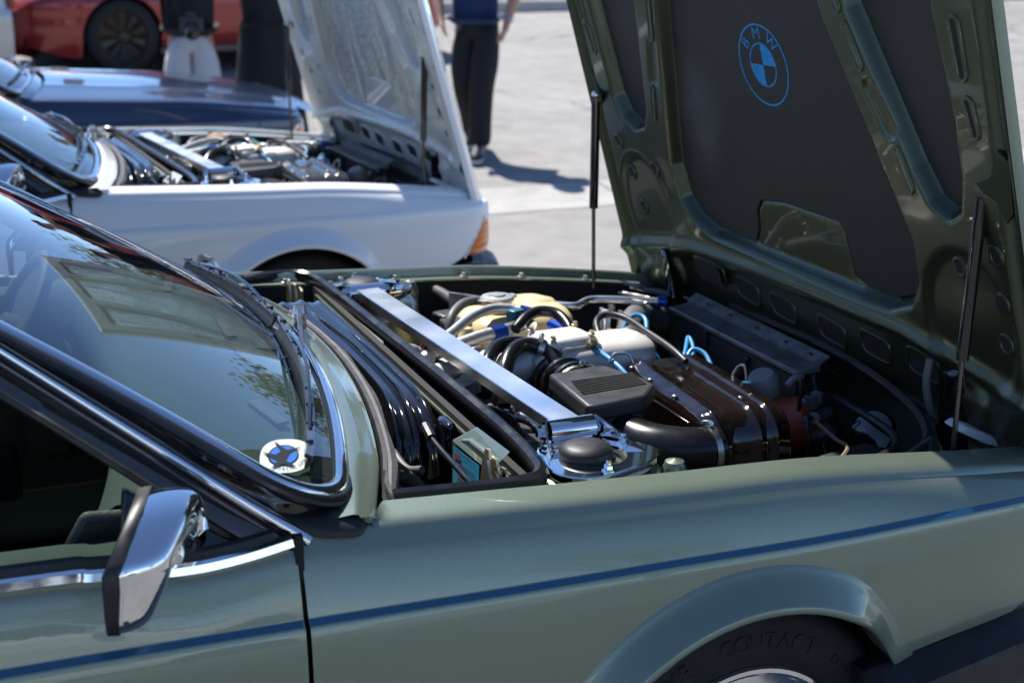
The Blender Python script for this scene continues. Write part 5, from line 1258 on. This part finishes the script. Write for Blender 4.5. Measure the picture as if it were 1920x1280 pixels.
# ------------------------------------------------------------------ modern cars
def modern_car(name, label, P, loc, rot, rim='black_gloss', lamp='lens_dark'):
    t = thing(name, label, 'car', loc, rot)
    L = 2.25; XA, RA, ZA = 1.34, .372, .345
    def W(x): return .92 * (1 - .26 * (abs(x) / L) ** 7) + .018 * math.exp(-((abs(x) - XA) / .35) ** 2)
    def ZS(x): return interp([(-2.25, .86), (-1.9, .93), (-1.0, .93), (0, .90), (1.0, .86), (1.6, .80), (2.0, .72), (2.25, .62)], x)
    for s in (-1, 1):
        xs = sorted(list(np.linspace(-L, L, 40)) + [xa + RA * math.sin(R(-90 + 10 * k)) for xa in (-XA, XA) for k in range(19)])
        rows = []
        for x in xs:
            w, zs = W(x), ZS(x); zb = .17 + .12 * sstep(abs(x), 1.75, 2.25)
            for xa in (-XA, XA):
                if abs(x - xa) < RA: zb = max(zb, ZA + math.sqrt(max(0, RA**2 - (x - xa)**2)))
            col = [V(x, s * (w - .34), zs + .075), V(x, s * (w - .17), zs + .06), V(x, s * (w - .08), zs + .035), V(x, s * (w - .035), zs)]
            for k in range(1, 15):
                z = zs + (zb - zs) * k / 14; d = .03 * math.sin(math.pi * min(1, max(0, (z - .2) / .7))) - .03 + .012 * sstep(z, .56, .60) - .012 * sstep(z, .66, .72)
                if z < .4: d -= .03 * (.4 - z) / .2
                col.append(V(x, s * (w + d), z))
            col.append(V(x, s * (w - .09), zb)); rows.append(col)
        MB().grid(rows).build('body_side', P, t, angle=45)
        for xa in (-XA, XA):
            MB().grid([[V(xa + (RA + .01) * math.cos(a), s * yy, ZA + (RA + .01) * math.sin(a)) for a in [math.pi * k / 16 for k in range(17)]] for yy in (.88, .55)]).build('wheel_arch_liner', M['black_matt'], t)
            w = wheel(t, s, xa, rim, .90); w.location.z = .345; w.scale = (1.105, 1.105, 1.15)
        MB().grid([[V(x, s * (W(x) - .035), z) for x, z in zip(np.linspace(2.06, 2.21, 6), (.665, .66, .65, .64, .62, .60))], [V(x + .015, s * (W(x) - .10), z) for x, z in zip(np.linspace(1.86, 2.235, 6), (.775, .76, .735, .71, .685, .655))], [V(x + .01, s * (W(x) - .34), z) for x, z in zip(np.linspace(2.10, 2.26, 6), (.76, .755, .745, .73, .71, .69))]]).build('headlamp', M[lamp], t)
        rows = []
        for x in np.linspace(.80, -1.55, 20):
            zr = interp([(-1.55, .98), (-1.1, 1.20), (-.5, 1.36), (0, 1.385), (.35, 1.33), (.80, 1.0)], x); w2 = interp([(-1.55, .70), (-.5, .62), (.3, .60), (.80, .72)], x); zs = ZS(x) + .03
            rows.append([V(x, s * (W(x) - .09), zs), V(x, s * (w2 + .04), zs + .55 * (zr - .05 - zs)), V(x, s * w2, zr - .045)])
        MB().grid(rows).build('side_window', M['glass_dark'], t)
        MB().lathe([(0, -.08), (.05, -.07), (.07, 0), (.05, .07), (0, .08)], c=(.72, s * 1.0, .98), axis=(0, 1, 0), seg=14, sx=1.3).build('door_mirror', P, t)
        MB().box((0, s * .86, .20), (2.0, .08, .09)).build('side_skirt', M['black_gloss'], t, bevel=.02)
    rows = []
    for x in np.linspace(.70, 2.23, 18):
        w = W(x) - .17; rows.append([V(x, w * q, ZS(x) + .06 + .055 * (1 - q * q) * (1 - .3 * (x - .7)) + .008 * math.exp(-((abs(q) - .5) / .06) ** 2)) for q in np.linspace(-1, 1, 21)])
    MB().grid(rows).build('bonnet', P, t, angle=0)
    rows = []
    for x, zr, w2 in ((-1.55, .985, .70), (-1.1, 1.205, .66), (-.5, 1.365, .62), (0, 1.39, .60), (.35, 1.335, .60), (.52, 1.225, .65), (.80, 1.005, .72)):
        rows.append([V(x + .14 * (1 - q * q) * (1 if x > .3 else 0), w2 * q, zr + .02 * (1 - q * q) - (.05 if abs(q) > .97 else 0)) for q in np.linspace(-1, 1, 15)])
    MB().grid(rows[:5]).build('roof', P, t, angle=0); MB().grid(rows[4:]).build('windscreen', M['glass_dark'], t, angle=0)
    rows = [[V(x, (W(x) - .17) * q, ZS(x) + .065 + .03 * (1 - q * q)) for q in np.linspace(-1, 1, 13)] for x in np.linspace(-2.25, -1.5, 8)]
    MB().grid(rows).build('boot_lid', P, t, angle=0)
    rows = []
    for z, xo in ((.68, .0), (.60, .055), (.45, .075), (.30, .06), (.20, .02)):
        rows.append([V(L + xo - .14 * abs(q) ** 3.2, .72 * q * (1.0 if z > .25 else .97), z) for q in np.linspace(-1, 1, 21)])
    nb = MB().grid(rows).build('front_bumper', P, t, angle=0)
    for y in (-.11, .11): MB().box((L + .065, y, .58), (.05, .19, .17)).build('grille', M['black_gloss'], nb, bevel=.03)
    MB().box((L + .05, 0, .31), (.06, .78, .13)).build('lower_intake', M['black_matt'], nb, bevel=.02)
    for y in (-.56, .56): MB().box((L - .0, y, .34), (.10, .20, .15), Matrix.Rotation(-.5 * math.copysign(1, y), 3, 'Z')).build('side_intake', M['black_gloss'], nb, bevel=.02)
    rows = []
    for z, xo in ((.90, .0), (.62, .06), (.45, .07), (.26, .03)): rows.append([V(-L - xo + .14 * abs(q) ** 3.2, .72 * q, z) for q in np.linspace(-1, 1, 15)])
    MB().grid(rows).build('rear_bumper', P, t, angle=0)
    for y in (-.55, .55): MB().box((-L - .01, y, .76), (.05, .34, .10)).build('tail_lamp', M['orange'], t, bevel=.02)
    MB().box((0, 0, .20), (4.2, 1.5, .05)).build('floor_pan', M['black_matt'], t)
    return t

# ------------------------------------------------------------------ people
def person(label, loc, rot, top, legs, shoe, pose, height=1.78, shorts=False, sole='sole', skirt=False):
    t = thing('person', label, 'person', loc, rot, None); k = height / 1.78
    # local: facing +X, left +Y
    J = dict(pelvis=V(0, 0, .93), belly=V(.01, 0, 1.08), chest=V(.0, 0, 1.30), neck=V(.0, 0, 1.48), throat=V(.02, 0, 1.56), head=V(.025, 0, 1.65), crown=V(.02, 0, 1.73))
    for s, n in ((1, 'l'), (-1, 'r')):
        J['hip' + n] = V(0, s * .10, .90); J['sh' + n] = V(0, s * .19, 1.43)
        J['knee' + n] = pose.get('knee' + n, V(.02, s * .11, .49)); J['ank' + n] = pose.get('ank' + n, V(-.01, s * .11, .09)); J['toe' + n] = J['ank' + n] + V(.17, s * .03, -.055)
        J['elb' + n] = pose.get('elb' + n, V(-.03, s * .27, 1.14)); J['wri' + n] = pose.get('wri' + n, V(.07, s * .28, .90))
    vs, es, rad, idx = [], [], [], {}
    def add(nm, p, r): idx[nm] = len(vs); vs.append(p * k); rad.append(r); return idx[nm]
    for nm, r in (('pelvis', (.095, .075)), ('belly', (.10, .08)), ('chest', (.12, .09)), ('neck', (.065, .065)), ('throat', (.058, .06)), ('head', (.078, .10)), ('crown', (.062, .08))): add(nm, J[nm], r)
    ch = ['pelvis', 'belly', 'chest', 'neck', 'throat', 'head', 'crown']; es += [(idx[a], idx[b]) for a, b in zip(ch, ch[1:])]
    add('nose', J['head'] + V(.105, 0, -.005), (.014, .016)); es.append((idx['head'], idx['nose']))
    for s, n in ((1, 'l'), (-1, 'r')):
        for nm, r in (('hip', .070), ('knee', .058), ('ank', .042), ('toe', .038)): add(nm + n, J[nm + n], (r, r))
        for nm, r in (('sh', .062), ('elb', .044), ('wri', .030)): add(nm + n, J[nm + n], (r, r))
        add('calf' + n, J['knee' + n].lerp(J['ank' + n], .35), (.056, .056)); add('fore' + n, J['elb' + n].lerp(J['wri' + n], .35), (.045, .045))
        es += [(idx['pelvis'], idx['hip' + n]), (idx['hip' + n], idx['knee' + n]), (idx['knee' + n], idx['calf' + n]), (idx['calf' + n], idx['ank' + n]), (idx['ank' + n], idx['toe' + n]),
               (idx['chest'], idx['sh' + n]), (idx['sh' + n], idx['elb' + n]), (idx['elb' + n], idx['fore' + n]), (idx['fore' + n], idx['wri' + n])]
        d = (J['wri' + n] - J['elb' + n]).normalized(); d = (d + V(.15, 0, -.15)).normalized(); sd = V(0, 1, 0).cross(d).normalized(); acr = sd
        palm = J['wri' + n] + d * .055; add('palm' + n, palm, (.032, .022)); es.append((idx['wri' + n], idx['palm' + n]))
        for q in range(4):
            b = palm + d * .03 + acr * (.027 - .018 * q); curl = V(0, -s, 0) * .02
            a1 = add(f'f{q}a{n}', b, (.009, .009)); a2 = add(f'f{q}b{n}', b + d * (.036, .042, .040, .032)[q] + curl * .3, (.0085, .0085)); a3 = add(f'f{q}c{n}', b + d * (.062, .074, .068, .052)[q] + curl * 1.4, (.007, .007))
            es += [(idx['palm' + n], a1), (a1, a2), (a2, a3)]
        b = palm - d * .02 + acr * .034; a1 = add('t0' + n, b, (.011, .011)); a2 = add('t1' + n, b + d * .035 + acr * .018 + V(0, -s * .01, 0), (.0095, .0095)); es += [(idx['palm' + n], a1), (a1, a2)]
    def skin_obj(name, vs, es, rad, root_i, mat, sub=1):
        me = bpy.data.meshes.new(name); me.from_pydata([tuple(v) for v in vs], es, []); me.materials.append(mat)
        o = bpy.data.objects.new(name, me); COL.objects.link(o); o.parent = t
        m = o.modifiers.new('skin', 'SKIN'); m.use_smooth_shade = True; m.branch_smoothing = .4
        for i, r in enumerate(rad): me.skin_vertices[0].data[i].radius = (r[0] * k, r[1] * k)
        me.skin_vertices[0].data[root_i].use_root = True
        sb = o.modifiers.new('sub', 'SUBSURF'); sb.levels = sub; sb.render_levels = sub; return o
    skin_obj('body', vs, es, rad, 0, M['skin'], 2)
    # trousers / skirt
    if skirt:
        rows = []
        for z, a, b in ((1.06, .16, .13), (.95, .19, .16), (.75, .21, .18), (.45, .24, .20), (.25, .26, .22)): rows.append([V(a * math.cos(q) * .85, b * 1.15 * math.sin(q), z) * k for q in [2 * math.pi * i / 28 for i in range(28)]])
        rows = [[p + V(0, 0, 0) + V(math.cos(i * 1.3) * .008, math.sin(i * 1.9) * .008, 0) * (1.2 - p.z) for i, p in enumerate(r)] for r in rows]
        MB().grid(rows, closed=True).build('skirt', M[legs], t)
    else:
        v2 = [J['pelvis'] + V(0, 0, .09), J['pelvis']]; r2 = [(.175, .145), (.19, .155)]; e2 = [(0, 1)]
        for n in 'lr':
            b = len(v2); end = J['knee' + n].lerp(J['hip' + n], .08) if shorts else J['ank' + n] + V(.0, 0, -.02)
            mid = J['hip' + n].lerp(J['knee' + n], .5)
            pts = [J['hip' + n], mid, J['knee' + n].lerp(J['hip' + n], .1)] if shorts else [J['hip' + n], mid, J['knee' + n], J['knee' + n].lerp(J['ank' + n], .5), end]
            rr = [.105, .108, .105] if shorts else [.112, .108, .092, .086, .088]
            v2 += pts; r2 += [(q, q) for q in rr]; e2 += [(1, b)] + [(b + i, b + i + 1) for i in range(len(pts) - 1)]
        skin_obj('shorts' if shorts else 'trousers', v2, e2, r2, 1, M[legs], 2)
    # shirt with short sleeves
    v3 = [J['pelvis'] + V(0, 0, -.02), J['pelvis'] + V(0, 0, .06), J['belly'], J['chest'], J['neck'] + V(0, 0, -.02)]; r3 = [(.19, .16), (.188, .155), (.18, .145), (.19, .145), (.085, .085)]; e3 = [(0, 1), (1, 2), (2, 3), (3, 4)]
    for n in 'lr':
        b = len(v3); v3 += [J['sh' + n], J['sh' + n].lerp(J['elb' + n], .75)]; r3 += [(.085, .085), (.075, .075)]; e3 += [(3, b), (b, b + 1)]
    skin_obj('shirt', v3, e3, r3, 2, M[top], 2)
    for n in 'lr':
        a = J['ank' + n] * k + V(.02, 0, .0); s = 1 if n == 'l' else -1
        mb = MB(); rows = []
        for x, hw, hh in ((-.085, .012, .04), (-.08, .038, .075), (-.02, .050, .105), (.05, .052, .095), (.11, .054, .070), (.175, .046, .050), (.205, .015, .030)):
            rows.append([V(a.x + x, a.y + s * .10 * x + hw * math.cos(q), a.z - .062 + max(-.004, hh * math.sin(q)) ) for q in [2 * math.pi * i / 16 for i in range(16)]])
        mb.grid(rows, closed=True); mb.add(rows[0], [tuple(range(16))]); mb.add(rows[-1], [tuple(range(16))]); mb.build('shoe', M[shoe], t)
        mb = MB(); pl = [(-.082, .0), (-.06, .036), (.05, .043), (.12, .05), (.18, .040), (.202, .0), (.18, -.040), (.12, -.05), (.05, -.043), (-.06, -.036)]
        mb.prism([V(a.x + x, a.y + s * .10 * x + y, a.z - .088) for x, y in pl], (0, 0, .026)); mb.build('shoe_sole', M[sole], t)
    # face and hair
    hd = J['head'] * k
    for s in (-1, 1):
        MB().lathe([(0, .010), (.010, .006), (.013, 0)], c=hd + V(.093, s * .032, .012) * k, axis=(1, s * .2, 0), seg=12).build('eye', M['hair'], t)
        MB().lathe([(.0, .012), (.020, .008), (.028, 0), (.020, -.008), (0, -.01)], c=hd + V(.0, s * .083, -.005) * k, axis=(0, 1, 0), seg=12, sx=.65).build('ear', M['skin'], t)
    MB().tube([hd + V(.088, -.022, -.055) * k, hd + V(.096, 0, -.057) * k, hd + V(.088, .022, -.055) * k], .005, seg=6).build('mouth', M['rust_pipe'], t)
    rows = []
    for i in range(9):
        th = R(8 + 96 * i / 8); rows.append([hd + V(-.012 + .108 * math.sin(th) * math.cos(q) * (.80 if math.cos(q) > .3 and th > 1.0 else 1), .092 * math.sin(th) * math.sin(q), .02 + .115 * math.cos(th)) * k for q in [2 * math.pi * j / 24 for j in range(24)]])
    MB().grid(rows, closed=True).build('hair', M['hair'], t)
    return t, J, k
# ------------------------------------------------------------------ the parked row of coupes
GREEN = thing('sage_coupe', 'sage green classic coupe with its bonnet raised and a chrome strut brace', 'car', (0, 0, 0))
coupe_shell(GREEN, M['green'], M['green_shade'])
mirror(GREEN); mirror(GREEN, 1)
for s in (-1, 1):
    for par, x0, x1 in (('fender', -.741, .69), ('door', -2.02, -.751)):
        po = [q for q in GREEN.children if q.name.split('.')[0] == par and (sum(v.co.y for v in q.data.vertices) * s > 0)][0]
        MB().grid([[V(x, s * (ww(x) - .0135 + .0006), zp(x) + .0046), V(x, s * (ww(x) - .0064 + .0008), zp(x) - .0026)] for x in np.linspace(x0, x1, 40)]).build('sky_reflection_strip', M['sky_strip'], po)  # painted strip stands for sky reflected by the crease ledge
wipers(GREEN)
sticker(GREEN)
engine_bay(GREEN, M['green_bay'], dict(tank=M['tank'], cap=M['cap'], hose=M['rubber_gloss'], cleaner=M['brown']))
bonnet(GREEN, M['green'], M['green_shade'], M['pad'], True)
# tyre lettering on the near front wheel
for o in GREEN.children:
    if o.name.startswith('wheel') and o.type == 'EMPTY' and o.location.y < 0 and abs(o.location.x) < .1:
        for txt, a0, step, size in (('CONTACT', 100, -6.3, .040), ('DW', 48, -6.0, .026), ('EXTREME', 156, -6.3, .040)):
            for i, ch in enumerate(txt):
                vs, fs = text_geo(ch, size, .00015); a = a0 + step * i; rr = .252; th = R(a - 90); mb = MB()
                # wheel local: z outward (towards the camera), x forward, y up
                mb.add([V(rr * math.cos(R(a)) + q.x * math.cos(th) - q.y * math.sin(th), rr * math.sin(R(a)) + q.x * math.sin(th) + q.y * math.cos(th), .1064 + q.z) for q in vs], fs)
                mb.build('lettering', M['tyre'], o, smooth=False)

WHITE = thing('white_coupe', 'white classic coupe with its bonnet raised and foil-lined underside', 'car', (-.089, 2.797, 0), .054)
coupe_shell(WHITE, M['white'], M['white_in'])
mirror(WHITE); mirror(WHITE, 1)
wipers(WHITE)
M['dark_tank'] = pm('teal_tank', (0.05, 0.17, 0.17), 0.35)
M['silver_hose'] = pm('grey_ribbed_hose', (0.16, 0.16, 0.16), 0.28, 0.3)
M['cleaner_grey'] = pm('grey_black_enamel', (0.05, 0.052, 0.05), 0.12, coat=0.7)
M['tan_cap'] = pm('tan_plastic', (0.45, 0.28, 0.12), 0.4)
engine_bay(WHITE, M['white_in'], dict(tank=M['dark_tank'], cap=M['tan_cap'], hose=M['silver_hose'], cleaner=M['cleaner_grey'], ribbed=True), det=False)
bonnet(WHITE, M['white'], M['white_in'], M['foil'], False)

NAVY = thing('navy_coupe', 'dark navy blue classic coupe with its bonnet closed', 'car', (-.12, 5.367, .0), .024)
coupe_shell(NAVY, M['blue'], M['blue'], closed=True)
mirror(NAVY); mirror(NAVY, 1)
wipers(NAVY)
closed_bonnet(NAVY, M['blue'])

# ------------------------------------------------------------------ cars across the lane and behind the photographer
M['bronze_rim'] = pm('dark_bronze_rim', (0.035, 0.028, 0.024), 0.22, 0.7)
modern_car('red_car', 'bright red modern car with dark wheels behind the navy coupe', M['red'], (1.60, 12.12, gz(11.7)), R(194), 'bronze_rim')
modern_car('silver_car', 'silver grey car at the top corner, beside the red one', M['silver'], (-2.75, 10.9, gz(10.6)), R(184), 'silver')
modern_car('white_car', 'white modern car reflected in the chrome door mirror', M['white'], (-1.2, -7.6, 0), 0.0, 'bronze_rim')

# ------------------------------------------------------------------ people
p1, J1, k1 = person('person in white trousers and black top with a camera hanging in front', (.45, 6.95, gz(6.95)), R(-100), 'black_cloth', 'white_cloth', 'shoe',
    dict(elbl=V(.10, .26, 1.22), wril=V(.22, .10, 1.42), elbr=V(.10, -.26, 1.22), wrir=V(.22, -.08, 1.44), kneel=V(.02, .085, .49), kneer=V(.02, -.085, .49), ankl=V(-.01, .09, .09), ankr=V(-.01, -.09, .09)))
p2, J2, k2 = person('person dressed all in black beside the white raised bonnet', (.97, 7.0, gz(7.0)), R(80), 'black_cloth', 'black_cloth', 'shoe', dict(elbl=V(.12, .24, 1.20), wril=V(.26, .08, 1.36), elbr=V(.12, -.24, 1.20), wrir=V(.26, -.06, 1.38)), skirt=True, sole='black_matt')
p3, J3, k3 = person('person in navy shirt and black trousers walking past the cars', (2.50, 7.12, gz(7.0)), R(-125), 'blue_cloth', 'black_cloth', 'shoe',
    dict(kneel=V(.14, .075, .50), ankl=V(.20, .07, .09), kneer=V(.02, -.075, .48), ankr=V(-.24, -.07, .12), elbl=V(-.03, .29, 1.15), wril=V(.12, .25, .93), elbr=V(-.05, -.30, 1.15), wrir=V(.10, -.22, .96)), height=1.84)
w = J3['wril'] * k3; d = (J3['wril'] - J3['elbl']).normalized()
MB().lathe([(.034, -.012), (.037, -.010), (.037, .010), (.034, .012)], c=w - d * .02, axis=d, seg=20).build('watch_strap', M['steel'], p3)
MB().lathe([(.019, 0), (.019, .008), (.016, .010), (0, .010)], c=w - d * .02 + V(.0, .034, .0), axis=(0.2, 1, .1), seg=20).build('watch_face', M['chrome_trim'], p3)
cm = thing('camera', 'black camera with lens hanging against the white trousers', 'camera', (.42, 6.70, gz(6.9) + 1.02), R(-100))
MB().box((0, 0, 0), (.07, .145, .10)).build('camera_body', M['black_tex'], cm, bevel=.012)
MB().lathe([(.036, 0), (.040, .01), (.040, .05), (.042, .06), (.042, .09), (.036, .095), (.030, .085), (0, .08)], c=(.03, 0, -.005), axis=(.75, 0, -.65), seg=24).build('camera_lens', M['black_gloss'], cm)
MB().box((-.005, 0, .062), (.05, .06, .035)).build('viewfinder', M['black_tex'], cm, bevel=.008)
MB().tube([(0, .07, .04), (-.10, .12, .30), (-.22, .09, .46), (-.25, 0, .47), (-.22, -.09, .46), (-.10, -.12, .30), (0, -.07, .04)], .008, seg=6).build('strap', M['black_cloth'], cm)

# ------------------------------------------------------------------ trees
rt = random.Random(5)
for i, (x, y, h, w) in enumerate([(18.5, 32, 8.2, 5.5), (27, 36, 9.5, 6), (-34, 78, 6.5, 11), (-14, 84, 6, 11), (2, 86, 6.5, 11), (17, 56, 8.5, 8), (24, 84, 6, 12), (36, 80, 6.5, 11), (50, 84, 6, 12), (78, 60, 7, 11), (-70, 58, 7, 11),
                                  (-30, -34, 9, 8), (-14, -40, 10, 9), (3, -36, 8, 8), (20, -40, 11, 9), (38, -30, 9, 8), (58, -10, 10, 9), (56, 12, 11, 9)]):
    tree(x, y, h, w, 'leafy green tree far beyond the kerb, seen mirrored in the windscreen' if y > 20 else 'leafy green tree mirrored in the side of the sage coupe', 100 + i, 2200)
